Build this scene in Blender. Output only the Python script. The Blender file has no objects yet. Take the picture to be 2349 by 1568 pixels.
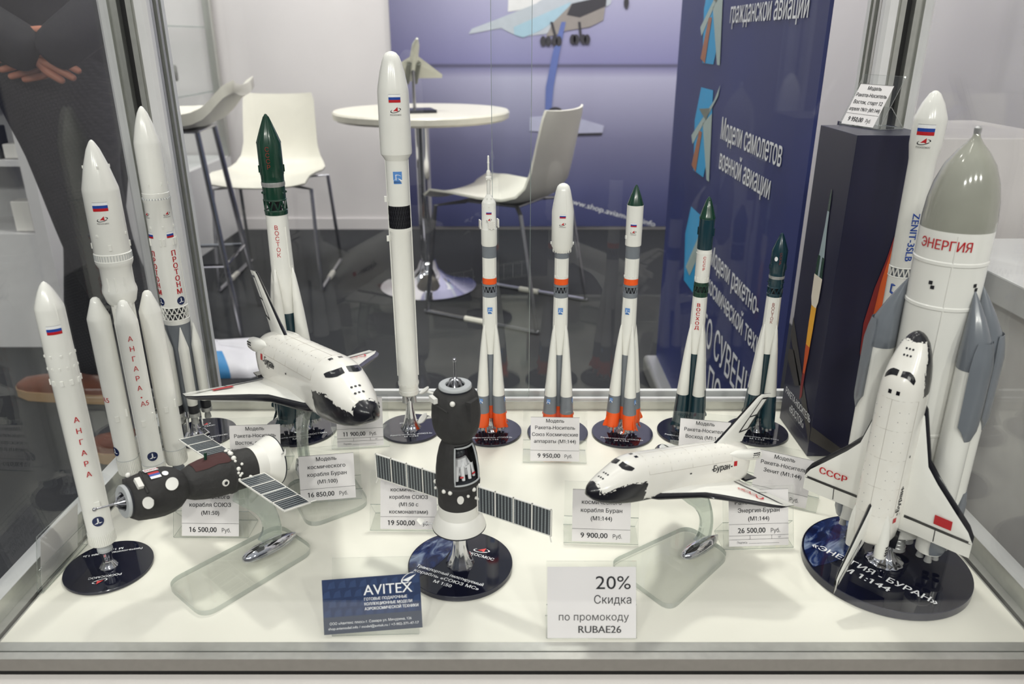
import bpy, bmesh, math, random
from math import sin, cos, pi, radians, sqrt
from mathutils import Vector, Matrix, Euler

random.seed(7)
SC = bpy.context.scene
COL = SC.collection

# ------------------------------------------------------------------ camera
cd = bpy.data.cameras.new('camera')
cam = bpy.data.objects.new('camera', cd)
COL.objects.link(cam)
cam.location = (0, 0, 1.0)
cam.rotation_euler = (radians(90 - 21.43), 0, 0)
cd.sensor_fit = 'HORIZONTAL'
cd.sensor_width = 36
cd.lens = 27.17
cd.clip_start = 0.02
cd.dof.use_dof = True
cd.dof.focus_distance = 0.93
cd.dof.aperture_fstop = 7.0
SC.camera = cam

# ------------------------------------------------------------------ world: dim hall, brighter overhead
w = bpy.data.worlds.new('hall')
SC.world = w
w.use_nodes = True
nt = w.node_tree
nt.nodes.clear()
wo = nt.nodes.new('ShaderNodeOutputWorld')
bg = nt.nodes.new('ShaderNodeBackground')
tc = nt.nodes.new('ShaderNodeTexCoord')
sx = nt.nodes.new('ShaderNodeSeparateXYZ')
rp = nt.nodes.new('ShaderNodeValToRGB')
mr = nt.nodes.new('ShaderNodeMapRange')
mr.inputs[1].default_value = -1
mr.inputs[2].default_value = 1
nt.links.new(tc.outputs['Generated'], sx.inputs[0])
nt.links.new(sx.outputs['Z'], mr.inputs[0])
nt.links.new(mr.outputs[0], rp.inputs[0])
e = rp.color_ramp.elements
e[0].position = 0.40
e[0].color = (0.04, 0.04, 0.045, 1)
e[1].position = 0.85
e[1].color = (0.75, 0.76, 0.80, 1)
e2 = rp.color_ramp.elements.new(0.55)
e2.color = (0.20, 0.19, 0.20, 1)
nt.links.new(rp.outputs[0], bg.inputs[0])
bg.inputs[1].default_value = 0.75
nt.links.new(bg.outputs[0], wo.inputs[0])

# ------------------------------------------------------------------ hall lamps (rows of ceiling spots) and added fill lamps
def lamp(x, y, z, power, size, col=(1, 0.965, 0.90), tgt=None):
    ld = bpy.data.lights.new('hall_or_fill_lamp', 'AREA')
    ld.shape = 'DISK'
    ld.size = size
    ld.energy = power
    ld.color = col
    o = bpy.data.objects.new('hall_or_fill_lamp', ld)
    COL.objects.link(o)
    o.location = (x, y, z)
    if tgt:
        o.rotation_euler = (Vector(tgt) - Vector((x, y, z))).to_track_quat('-Z', 'Y').to_euler()
    return o
for x in (-1.7, -0.55, 0.55, 1.7):
    for y, z, pw in ((-2.3, 2.7, 34), (0.45, 3.4, 6), (1.7, 3.4, 6)):  # first row: set low behind the camera as added fill for upright faces
        lamp(x, y, z, pw, 0.22, tgt=(0, 0.9, 0.7) if y < 0 else None)
lamp(0.1, 1.9, 3.1, 70, 0.3, tgt=(1.05, 1.5, 0.8))  # unseen fill added to brighten the right wall
for x in (-1.9, -0.5, 0.9):  # unseen wash lamps added to lift the back wall
    lamp(x, 2.9, 2.7, 30, 0.5, (1, 0.97, 0.94), tgt=(x, 4.3, 0.9))
SC.view_settings.view_transform = 'Standard'
SC.view_settings.look = 'None'
SC.view_settings.gamma = 1
SC.view_settings.use_curve_mapping = False
SC.view_settings.exposure = -0.42
SC.cycles.transparent_max_bounces = 40
SC.cycles.max_bounces = 14
SC.cycles.use_denoising = True
SC.cycles.sample_clamp_indirect = 4

# ------------------------------------------------------------------ materials
MATS = {}
def lin(c):
    return tuple((v / 12.92 if v <= 0.04045 else ((v + 0.055) / 1.055) ** 2.4) for v in c)
def mat(name, rgb, rough=0.4, metal=0.0, var=0.04, scale=40.0, bump=0.0, coat=0.0, spec=0.5, srgb=True, trans=0):
    """principled with a little noise in colour and roughness"""
    if name in MATS:
        return MATS[name]
    m = bpy.data.materials.new(name)
    m.use_nodes = True
    t = m.node_tree
    b = t.nodes['Principled BSDF']
    c = lin(rgb) if srgb else rgb
    b.inputs['Metallic'].default_value = metal
    b.inputs['Specular IOR Level'].default_value = spec
    b.inputs['Coat Weight'].default_value = coat
    b.inputs['Coat Roughness'].default_value = 0.05
    tx = t.nodes.new('ShaderNodeTexCoord')
    n = t.nodes.new('ShaderNodeTexNoise')
    n.inputs['Scale'].default_value = scale
    n.inputs['Detail'].default_value = 4
    t.links.new(tx.outputs['Object'], n.inputs['Vector'])
    r = t.nodes.new('ShaderNodeValToRGB')
    r.color_ramp.elements[0].position = 0.3
    r.color_ramp.elements[1].position = 0.7
    r.color_ramp.elements[0].color = tuple(max(0, v * (1 - var)) for v in c) + (1,)
    r.color_ramp.elements[1].color = tuple(min(1, v * (1 + var)) for v in c) + (1,)
    t.links.new(n.outputs['Fac'], r.inputs[0])
    t.links.new(r.outputs[0], b.inputs['Base Color'])
    g = t.nodes.new('ShaderNodeMapRange')
    g.inputs[3].default_value = max(0, rough * 0.9)
    g.inputs[4].default_value = min(1, rough * 1.1)
    t.links.new(n.outputs['Fac'], g.inputs[0])
    t.links.new(g.outputs[0], b.inputs['Roughness'])
    if bump:
        bp = t.nodes.new('ShaderNodeBump')
        bp.inputs['Strength'].default_value = bump
        bp.inputs['Distance'].default_value = 0.002
        t.links.new(n.outputs['Fac'], bp.inputs['Height'])
        t.links.new(bp.outputs[0], b.inputs['Normal'])
    MATS[name] = m
    return m
def clear(name, tint, refl=0.04, rough=0.0, body=0.0, bodycol=(0.8, 0.85, 0.82)):
    """thin clear sheet: see-through with a Fresnel (Schlick) reflection"""
    if name in MATS:
        return MATS[name]
    m = bpy.data.materials.new(name)
    m.use_nodes = True
    t = m.node_tree
    t.nodes.clear()
    o = t.nodes.new('ShaderNodeOutputMaterial')
    lw = t.nodes.new('ShaderNodeLayerWeight')
    lw.inputs['Blend'].default_value = 0.5
    pw = t.nodes.new('ShaderNodeMath'); pw.operation = 'POWER'; pw.inputs[1].default_value = 5
    ml = t.nodes.new('ShaderNodeMath'); ml.operation = 'MULTIPLY_ADD'; ml.inputs[1].default_value = 0.75; ml.inputs[2].default_value = refl
    t.links.new(lw.outputs['Facing'], pw.inputs[0])
    t.links.new(pw.outputs[0], ml.inputs[0])
    tr = t.nodes.new('ShaderNodeBsdfTransparent')
    tr.inputs[0].default_value = tint + (1,)
    gl = t.nodes.new('ShaderNodeBsdfGlossy')
    gl.inputs['Roughness'].default_value = rough
    gl.inputs['Color'].default_value = (1, 1, 1, 1)
    mx = t.nodes.new('ShaderNodeMixShader')
    t.links.new(ml.outputs[0], mx.inputs[0])
    src = tr.outputs[0]
    if body:
        df = t.nodes.new('ShaderNodeBsdfTranslucent')
        df.inputs[0].default_value = bodycol + (1,)
        d2 = t.nodes.new('ShaderNodeBsdfDiffuse')
        d2.inputs[0].default_value = bodycol + (1,)
        ad = t.nodes.new('ShaderNodeMixShader')
        t.links.new(df.outputs[0], ad.inputs[1]); t.links.new(d2.outputs[0], ad.inputs[2])
        mb = t.nodes.new('ShaderNodeMixShader')
        mb.inputs[0].default_value = body
        t.links.new(tr.outputs[0], mb.inputs[1]); t.links.new(ad.outputs[0], mb.inputs[2])
        src = mb.outputs[0]
    t.links.new(src, mx.inputs[1])
    t.links.new(gl.outputs[0], mx.inputs[2])
    t.links.new(mx.outputs[0], o.inputs[0])
    MATS[name] = m
    return m

WHITE = mat('white_gloss_plastic', (0.93, 0.925, 0.905), 0.22, var=0.015, coat=0.3)
WHITE2 = mat('white_satin_plastic', (0.93, 0.92, 0.90), 0.42, var=0.015)
CREAM = mat('cream_laminate', (0.93, 0.92, 0.875), 0.38, var=0.02, scale=6)
GREY = mat('mid_grey_plastic', (0.47, 0.49, 0.52), 0.35, var=0.03)
LGREY = mat('light_grey_plastic', (0.72, 0.73, 0.74), 0.35, var=0.03)
DGREY = mat('dark_grey_plastic', (0.22, 0.23, 0.25), 0.4)
BLACK = mat('black_gloss_plastic', (0.055, 0.055, 0.085), 0.18, coat=0.4)
GREEN = mat('dark_green_plastic', (0.06, 0.225, 0.165), 0.25, coat=0.4)
TEAL = mat('dark_teal_plastic', (0.05, 0.20, 0.245), 0.25, coat=0.4)
ORANGE = mat('orange_plastic', (0.95, 0.36, 0.10), 0.35)
CHROME = mat('polished_chrome', (0.86, 0.86, 0.88), 0.06, 1.0, var=0.01)
STEEL = mat('brushed_steel', (0.72, 0.72, 0.74), 0.25, 1.0)
SILVER = mat('silver_paint', (0.72, 0.72, 0.72), 0.35, 0.6)
ALU = mat('anodised_aluminium', (0.76, 0.76, 0.74), 0.38, 0.75, var=0.05, scale=120)
ALUF = mat('shaded_anodised_face', (0.50, 0.49, 0.47), 0.5, 0.4, var=0.05, scale=120)  # darker aluminium: shade on the rail's front face put into its colour
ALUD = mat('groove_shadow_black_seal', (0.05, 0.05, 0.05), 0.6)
POSTW = mat('white_powder_coat', (0.86, 0.855, 0.86), 0.4, var=0.02)
NAVY = mat('navy_gloss_acrylic', (0.035, 0.045, 0.125), 0.05, coat=0.5)
NAVYEDGE = mat('grey_acrylic_edge', (0.16, 0.165, 0.22), 0.15)
INK_R = mat('red_ink', (0.74, 0.08, 0.12), 0.4)
INK_DR = mat('dim_red_ink', (0.55, 0.19, 0.15), 0.4)
INK_B = mat('blue_ink', (0.10, 0.27, 0.62), 0.4)
INK_LB = mat('light_blue_ink', (0.36, 0.56, 0.82), 0.4)
INK_N = mat('navy_ink', (0.06, 0.13, 0.32), 0.4)
INK_K = mat('black_ink', (0.09, 0.09, 0.12), 0.5)
INK_G = mat('grey_ink', (0.36, 0.36, 0.4), 0.5)
INK_W = mat('white_ink', (0.95, 0.95, 0.96), 0.4)
PAPER = mat('white_paper', (0.90, 0.885, 0.89), 0.7, var=0.01)
SEAM = mat('panel_seam_grey', (0.66, 0.63, 0.60), 0.6)
GLASS = clear('showcase_glass', (0.985, 0.995, 0.99), 0.025)
GEDGE = clear('glass_cut_edge', (0.60, 0.68, 0.66), 0.2, 0.2, 0.35, (0.7, 0.78, 0.75))
ACRY = clear('clear_acrylic', (0.985, 0.99, 0.986), 0.045, 0.01)
ACRYT = clear('clear_acrylic_thick', (0.982, 0.988, 0.982), 0.055, 0.02, 0.02, (0.84, 0.87, 0.83))
ACRYL = clear('clear_acrylic_blade', (0.86, 0.90, 0.87), 0.08, 0.03, 0.16, (0.80, 0.84, 0.80))
AEDGE = clear('acrylic_cut_edge', (0.50, 0.55, 0.53), 0.28, 0.10, 0.18, (0.70, 0.75, 0.72))

# ------------------------------------------------------------------ mesh builder
class M:
    def __init__(self):
        self.v = []; self.f = []; self.mi = []; self.mats = []; self.T = Matrix.Identity(4)
    def slot(self, m):
        if m not in self.mats:
            self.mats.append(m)
        return self.mats.index(m)
    def add(self, vs, fs, m):
        b = len(self.v); k = self.slot(m); T = self.T
        self.v.extend((T @ Vector(p))[:] for p in vs)
        for f in fs:
            self.f.append(tuple(b + i for i in f)); self.mi.append(k)
    def lathe(self, prof, m, n=32, c=(0, 0, 0), cap=True, flute=0, fl=0.0):
        """prof: list of (r, z) or (r, z, material of the band above)"""
        vs = []; rows = []
        for p in prof:
            r, z = p[0], p[1]
            if r < 1e-7:
                rows.append([len(vs)]); vs.append((c[0], c[1], c[2] + z))
            else:
                rows.append(list(range(len(vs), len(vs) + n)))
                for i in range(n):
                    a = 2 * pi * i / n
                    rr = r * (1 + fl * cos(flute * a)) if flute else r
                    vs.append((c[0] + rr * cos(a), c[1] + rr * sin(a), c[2] + z))
        groups = {}
        for k in range(len(rows) - 1):
            a, b = rows[k], rows[k + 1]
            mm = prof[k][2] if len(prof[k]) > 2 else m
            fs = groups.setdefault(mm.name, (mm, []))[1]
            for i in range(n):
                j = (i + 1) % n
                if len(a) == 1 and len(b) == 1:
                    continue
                if len(a) == 1:
                    fs.append((a[0], b[j], b[i]))
                elif len(b) == 1:
                    fs.append((a[i], a[j], b[0]))
                else:
                    fs.append((a[i], a[j], b[j], b[i]))
        if cap:
            if len(rows[0]) > 1:
                mm = prof[0][2] if len(prof[0]) > 2 else m
                groups.setdefault(mm.name, (mm, []))[1].append(tuple(reversed(rows[0])))
            if len(rows[-1]) > 1:
                groups.setdefault(m.name, (m, []))[1].append(tuple(rows[-1]))
        first = True
        b = len(self.v)
        self.v.extend((self.T @ Vector(p))[:] for p in vs)
        for mm, fs in groups.values():
            k = self.slot(mm)
            for f in fs:
                self.f.append(tuple(b + i for i in f)); self.mi.append(k)
    def box(self, c, s, m, rz=0.0, R=None):
        R = R if R is not None else Matrix.Rotation(rz, 3, 'Z')
        vs = [Vector(c) + R @ Vector((sx_ * s[0] / 2, sy_ * s[1] / 2, sz_ * s[2] / 2)) for sz_ in (-1, 1) for sx_, sy_ in ((-1, -1), (1, -1), (1, 1), (-1, 1))]
        self.add(vs, [(3, 2, 1, 0), (4, 5, 6, 7), (0, 1, 5, 4), (1, 2, 6, 5), (2, 3, 7, 6), (3, 0, 4, 7)], m)
    def span(self, lo, hi, m):
        self.box([(a + b) / 2 for a, b in zip(lo, hi)], [b - a for a, b in zip(lo, hi)], m)
    def loft(self, secs, m, closed=True, cap=True):
        """m: material or function(section index, point index) -> material"""
        n = len(secs[0])
        b = len(self.v)
        for s in secs:
            self.v.extend((self.T @ Vector(p))[:] for p in s)
        fn = m if callable(m) and not isinstance(m, bpy.types.Material) else (lambda k, i: m)
        for k in range(len(secs) - 1):
            for i in range(n if closed else n - 1):
                j = (i + 1) % n
                self.f.append((b + k * n + i, b + k * n + j, b + (k + 1) * n + j, b + (k + 1) * n + i))
                self.mi.append(self.slot(fn(k, i)))
        if cap and closed:
            self.f.append(tuple(b + i for i in reversed(range(n)))); self.mi.append(self.slot(fn(0, 0)))
            self.f.append(tuple(b + (len(secs) - 1) * n + i for i in range(n))); self.mi.append(self.slot(fn(len(secs) - 2, 0)))
    def tube(self, pts, r, m, n=8, cap=True, closed=False):
        pts = [Vector(p) for p in pts]
        rs = r if isinstance(r, (list, tuple)) else [r] * len(pts)
        secs = []
        up = None
        for k, p in enumerate(pts):
            a = pts[k - 1] if k else (pts[-1] if closed else p)
            c = pts[k + 1] if k < len(pts) - 1 else (pts[0] if closed else p)
            d = (c - a).normalized()
            if up is None or abs(up.dot(d)) > 0.95:
                up = Vector((0, 0, 1)) if abs(d.z) < 0.9 else Vector((1, 0, 0))
            s = d.cross(up).normalized(); u = s.cross(d).normalized(); up = u
            secs.append([p + (s * cos(2 * pi * i / n) + u * sin(2 * pi * i / n)) * rs[k] for i in range(n)])
        if closed:
            secs.append(secs[0])
        self.loft(secs, m, cap=cap and not closed)
    def prism(self, poly, z0, z1, m, edge=None, F=None):
        """2-D polygon (x, y) extruded from z0 to z1; F maps (x, y, z) into place"""
        n = len(poly)
        F = F or (lambda p: p)
        vs = [F((x, y, z0)) for x, y in poly] + [F((x, y, z1)) for x, y in poly]
        self.add(vs, [tuple(reversed(range(n))), tuple(range(n, 2 * n))], m)
        self.add(vs, [(i, (i + 1) % n, n + (i + 1) % n, n + i) for i in range(n)], edge or m)
    def ball(self, c, r, m, n=12, k=7, s=(1, 1, 1)):
        prof = [(0, -r)] + [(r * cos(-pi / 2 + pi * i / k), r * sin(-pi / 2 + pi * i / k)) for i in range(1, k)] + [(0, r)]
        T = self.T
        self.T = T @ Matrix.Translation(c) @ Matrix.Diagonal((s[0], s[1], s[2], 1))
        self.lathe(prof, m, n)
        self.T = T
    def build(self, name, parent=None, smooth=True, angle=0.5, bevel=0.0, label=None):
        me = bpy.data.meshes.new(name)
        me.from_pydata(self.v, [], self.f)
        for x in self.mats:
            me.materials.append(x)
        me.polygons.foreach_set('material_index', self.mi)
        if smooth:
            me.polygons.foreach_set('use_smooth', [True] * len(me.polygons))
            me.set_sharp_from_angle(angle=angle)
        me.validate()
        me.update()
        o = bpy.data.objects.new(name, me)
        COL.objects.link(o)
        if parent:
            o.parent = parent
        if bevel:
            bm_ = o.modifiers.new('bevel', 'BEVEL')
            bm_.width = bevel; bm_.segments = 2; bm_.limit_method = 'ANGLE'
        if label:
            o['label'] = label
        return o

def thing(name, label, cat, loc=(0, 0, 0), rz=0.0, group=None):
    o = bpy.data.objects.new(name, None)
    COL.objects.link(o)
    o.empty_display_size = 0.02
    o.location = loc
    o.rotation_euler = (0, 0, rz)
    return tag(o, label, cat, group)
def tag(o, label, cat, group=None):
    o['label'] = label; o['category'] = cat
    if group:
        o['group'] = group
    return o
def struct(o):
    o['kind'] = 'structure'
    return o

# ------------------------------------------------------------------ lettering
_TX = {}
_TR = {}
from mathutils.geometry import delaunay_2d_cdt
def glyphs(s):
    """triangles of a line of lettering, cap height about 0.72, centred on x = 0; each 1 gets its flag"""
    if s in _TX:
        return _TX[s]
    vs, fs, wd = raw_glyphs(s)
    vs = list(vs); fs = list(fs)
    for k, ch in enumerate(s):
        if ch == '1':
            xr = raw_glyphs(s[:k + 1])[2] - wd / 2; bw = raw_glyphs('1')[2]
            b0 = len(vs); x = xr - bw * 0.98
            vs += [(x, 0.70), (x - 0.135, 0.60), (x - 0.135, 0.52), (x, 0.59)]
            fs += [(b0, b0 + 1, b0 + 2, b0 + 3)]
    _TX[s] = (vs, fs, wd)
    return _TX[s]
def raw_glyphs(s):
    if s in _TR:
        return _TR[s]
    cu = bpy.data.curves.new('t', 'FONT')
    cu.body = s
    cu.size = 1.0
    cu.resolution_u = 3
    cu.fill_mode = 'NONE'
    ob = bpy.data.objects.new('t', cu)
    COL.objects.link(ob)
    dg = bpy.context.evaluated_depsgraph_get()
    dg.update()
    me = bpy.data.meshes.new_from_object(ob.evaluated_get(dg))
    co = [Vector((v.co.x, v.co.y)) for v in me.vertices]
    nx = {}
    for ed in me.edges:
        i, j = ed.vertices
        nx.setdefault(i, []).append(j); nx.setdefault(j, []).append(i)
    bpy.data.objects.remove(ob)
    bpy.data.curves.remove(cu)
    bpy.data.meshes.remove(me)
    seen = set(); loops = []
    for i in range(len(co)):
        if i in seen: continue
        lp = [i]; seen.add(i); cur = i
        while True:
            q = [k for k in nx.get(cur, ()) if k not in seen]
            if not q: break
            cur = min(q, key=lambda k: abs(k - cur)) if len(lp) > 1 else max(q, key=lambda k: -abs(k - cur))
            lp.append(cur); seen.add(cur)
        if len(lp) > 2: loops.append([co[k] for k in lp])
    # overlapping boxes belong to one glyph
    bx = [(min(p.x for p in l), max(p.x for p in l)) for l in loops]
    order = sorted(range(len(loops)), key=lambda k: bx[k][0])
    groups = []
    for k in order:
        if groups and bx[k][0] < groups[-1][1]:
            groups[-1][0].append(k); groups[-1][1] = max(groups[-1][1], bx[k][1])
        else:
            groups.append([[k], bx[k][1]])
    vs = []; fs = []
    for ks, _ in groups:
        ls = [loops[k] for k in ks]
        pts = []; eds = []
        for l in ls:
            b0 = len(pts); pts += l
            eds += [(b0 + i, b0 + (i + 1) % len(l)) for i in range(len(l))]
        ov, _oe, of, _a, _b, _c = delaunay_2d_cdt(pts, eds, [], 1, 1e-5)
        b0 = len(vs)
        vs += [(v.x, v.y) for v in ov]
        for f in of:
            cx = sum(ov[i].x for i in f) / 3; cy = sum(ov[i].y for i in f) / 3
            odd = 0
            for l in ls:
                for i in range(len(l)):
                    p, q = l[i], l[(i + 1) % len(l)]
                    if (p.y > cy) != (q.y > cy) and cx < p.x + (q.x - p.x) * (cy - p.y) / (q.y - p.y):
                        odd ^= 1
            if odd: fs.append(tuple(b0 + i for i in f))
    if vs:
        x0 = min(p[0] for p in vs); x1 = max(p[0] for p in vs)
        _TR[s] = ([(x - (x0 + x1) / 2, y) for x, y in vs], fs, x1 - x0)
    else:
        _TR[s] = ([], [], 0)
    return _TR[s]
def write(mb, s, F, h, m, x=0, y=0, bold=0.0, width=None, align=0, rot=0.0, wide=1.0):
    """lettering of cap height h at 2-D (x, y), mapped by F(x, y); width caps the line's length; align -1 left, 0 centre, 1 right"""
    vs, fs, wd = glyphs(s)
    if not vs:
        return
    k = h / 0.72
    kx = k * wide
    if width:
        kx = width / wd
    ox = x - (wd * kx / 2) * align if align else x
    c_, s_ = cos(rot), sin(rot)
    for sh in ((-bold * 0.7, 0.0, bold * 0.7) if bold else (0.0,)):
        out = []
        for px, py in vs:
            a, b = (px + sh) * kx, py * k
            X, Y = ox + a * c_ - b * s_, y + a * s_ + b * c_
            q = Vector(F(X, Y))
            if sh:      # the copies that embolden a line lie a hair higher
                d = h * 0.2
                nn = (Vector(F(X + d, Y)) - q).cross(Vector(F(X, Y + d)) - q).normalized()
                q = q + nn * min((Vector(F(X + d, Y)) - Vector(F(X, Y))).length / d * h * 0.006, 0.0003) * (1 if sh > 0 else 2)
            out.append(q)
        mb.add(out, fs, m)
def flat(o, ex, ey, n, eps=0.0004):
    o = Vector(o); ex = Vector(ex); ey = Vector(ey); n = Vector(n)
    return lambda x, y: o + ex * x + ey * y + n * eps
def wrapf(rf, a0, z0, eps=0.0004):
    """2-D (x right, y up) onto a turned surface of radius rf(z); a0 = 0 faces -Y"""
    def F(x, y):
        z = z0 + y
        r = rf(z) + eps
        a = a0 + x / r
        return (r * sin(a), -r * cos(a), z)
    return F
def poly(mb, pts, F, m, sub=1):
    if sub > 1:   # rectangle split into columns so that it follows a curve
        (x0, y0), (x1, y1) = pts
        vs = []; fs = []
        for i in range(sub + 1):
            x = x0 + (x1 - x0) * i / sub
            vs += [F(x, y0), F(x, y1)]
        for i in range(sub):
            fs.append((2 * i, 2 * i + 2, 2 * i + 3, 2 * i + 1))
        mb.add(vs, fs, m)
    else:
        mb.add([F(x, y) for x, y in pts], [tuple(range(len(pts)))], m)
def disc2(mb, x, y, r, F, m, n=20, ry=None):
    ry = ry or r
    mb.add([F(x, y)] + [F(x + r * cos(2 * pi * i / n), y + ry * sin(2 * pi * i / n)) for i in range(n)], [(0, 1 + i, 1 + (i + 1) % n) for i in range(n)], m)
def arc2(mb, x, y, rx, ry, a0, a1, t0, t1, F, m, n=14, rot=0.0):
    vs = []; fs = []
    for i in range(n + 1):
        u = i / n
        a = a0 + (a1 - a0) * u
        t = t0 + (t1 - t0) * u
        for q in (1 - t, 1 + t):
            px, py = rx * q * cos(a), ry * q * sin(a)
            vs.append(F(x + px * cos(rot) - py * sin(rot), y + px * sin(rot) + py * cos(rot)))
    for i in range(n):
        fs.append((2 * i, 2 * i + 1, 2 * i + 3, 2 * i + 2))
    mb.add(vs, fs, m)
def flag(mb, F, w, h, x=0, y=0):
    """white, blue and red bands"""
    poly(mb, [(x - w / 2, y - h / 2), (x + w / 2, y - h / 6)], F, INK_R, 5)
    poly(mb, [(x - w / 2, y - h / 6), (x + w / 2, y + h / 6)], F, INK_B, 5)
    poly(mb, [(x - w / 2, y + h / 6), (x + w / 2, y + h / 2)], F, INK_W, 5)
    poly(mb, [(x - w / 2, y + h / 2), (x + w / 2, y + h / 2 + h * 0.03)], F, INK_G, 5)
def swoosh(mb, F, s, x=0, y=0, ink=INK_K, txt=None, red=INK_R):
    """red dart in an open ring, the agency name under it"""
    poly(mb, [(x - 0.30 * s, y - 0.05 * s), (x + 0.22 * s, y + 0.42 * s), (x + 0.25 * s, y - 0.10 * s), (x + 0.05 * s, y - 0.02 * s)], F, red)
    arc2(mb, x, y + 0.03 * s, 0.58 * s, 0.22 * s, 2.3, 5.6, 0.06, 0.16, F, ink, rot=0.25)
    arc2(mb, x, y + 0.03 * s, 0.58 * s, 0.22 * s, -0.4, 0.9, 0.12, 0.05, F, ink, rot=0.25)
    if txt:
        write(mb, txt, F, 0.17 * s, ink, x, y - 0.55 * s, width=1.3 * s)
def progress(mb, F, w, x=0, y=0):
    """light blue square with a white arc and a dark word under it"""
    h = w * 1.35
    poly(mb, [(x - w / 2, y - h / 2), (x + w / 2, y + h / 2)], F, INK_LB, 4)
    G = lambda a, b: Vector(F(a, b)) + (Vector(F(a, b)) - Vector((0, 0, F(a, b)[2]))).normalized() * 0.00015
    poly(mb, [(x - w / 2, y - h * 0.5), (x - w / 2, y - h * 0.22), (x - w * 0.2, y - h * 0.06), (x + w * 0.15, y - h * 0.06), (x + w / 2, y - h * 0.2), (x + w / 2, y - h * 0.5)], G, INK_W)
    poly(mb, [(x - w * 0.22, y - h * 0.2), (x - w * 0.14, y - h * 0.2), (x - w * 0.14, y + h * 0.32), (x - w * 0.22, y + h * 0.2)], G, INK_W)
    arc2(mb, x, y + h * 0.02, w * 0.42, h * 0.22, 0.5, 2.2, 0.05, 0.12, G, INK_W)
    H = lambda a, b: Vector(F(a, b)) + (Vector(F(a, b)) - Vector((0, 0, F(a, b)[2]))).normalized() * 0.0003
    write(mb, 'ПРОГРЕСС', H, h * 0.13, INK_N, x, y - h * 0.42, bold=0.03, width=w * 0.9)
def roundel(mb, F, r, x=0, y=0):
    """navy disc with a white mark"""
    disc2(mb, x, y, r, F, INK_N)
    G = lambda a, b: Vector(F(a, b)) + (Vector(F(a, b)) - Vector((0, 0, F(a, b)[2]))).normalized() * 0.00015
    poly(mb, [(x - 0.14 * r, y - 0.1 * r), (x + 0.14 * r, y - 0.1 * r), (x + 0.1 * r, y + 0.7 * r), (x - 0.1 * r, y + 0.7 * r)], G, INK_W)
    poly(mb, [(x - 0.7 * r, y - 0.45 * r), (x - 0.1 * r, y - 0.42 * r), (x + 0.05 * r, y - 0.1 * r), (x - 0.15 * r, y - 0.12 * r)], G, INK_W)
    poly(mb, [(x + 0.7 * r, y - 0.3 * r), (x + 0.2 * r, y - 0.45 * r), (x + 0.0 * r, y - 0.2 * r), (x + 0.3 * r, y - 0.2 * r)], G, INK_W)
def stack(mb, s, rf, a0, ztop, h, step, m, bold=0.0, wide=1.0, dx=0):
    """letters one under the other"""
    z = ztop
    for ch in s:
        write(mb, ch, wrapf(rf, a0, z), h, m, dx, -h, bold=bold, wide=wide)
        z -= step
def radius(prof):
    ps = sorted([(p[1], p[0]) for p in prof])
    def f(z):
        if z <= ps[0][0]:
            return ps[0][1]
        for (z0, r0), (z1, r1) in zip(ps, ps[1:]):
            if z <= z1:
                return r0 + (r1 - r0) * (z - z0) / max(z1 - z0, 1e-9)
        return ps[-1][1]
    return f

# ================================================================== the hall around the showcase
WALLM = mat('lilac_white_wall', (0.82, 0.80, 0.805), 0.55, var=0.012, scale=3)
CARPET = mat('grey_carpet', (0.135, 0.14, 0.158), 0.95, var=0.25, scale=220, bump=0.4)
POSTERM = None
m_ = M(); m_.span((-6, -4, -0.1), (6, 4.5, 0), CARPET); struct(m_.build('floor', smooth=False))
m_ = M(); m_.span((-6, 4.3, 0), (6, 4.5, 3.2), WALLM); struct(m_.build('wall_back', smooth=False))
m_ = M(); m_.span((1.05, 0.2, 0), (1.2, 4.3, 3.2), WALLM); struct(m_.build('wall_right', smooth=False))
m_ = M(); m_.span((-1.75, 4.285, 0), (1.05, 4.3, 0.06), WALLM); struct(m_.build('baseboard_back', smooth=False))

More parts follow.
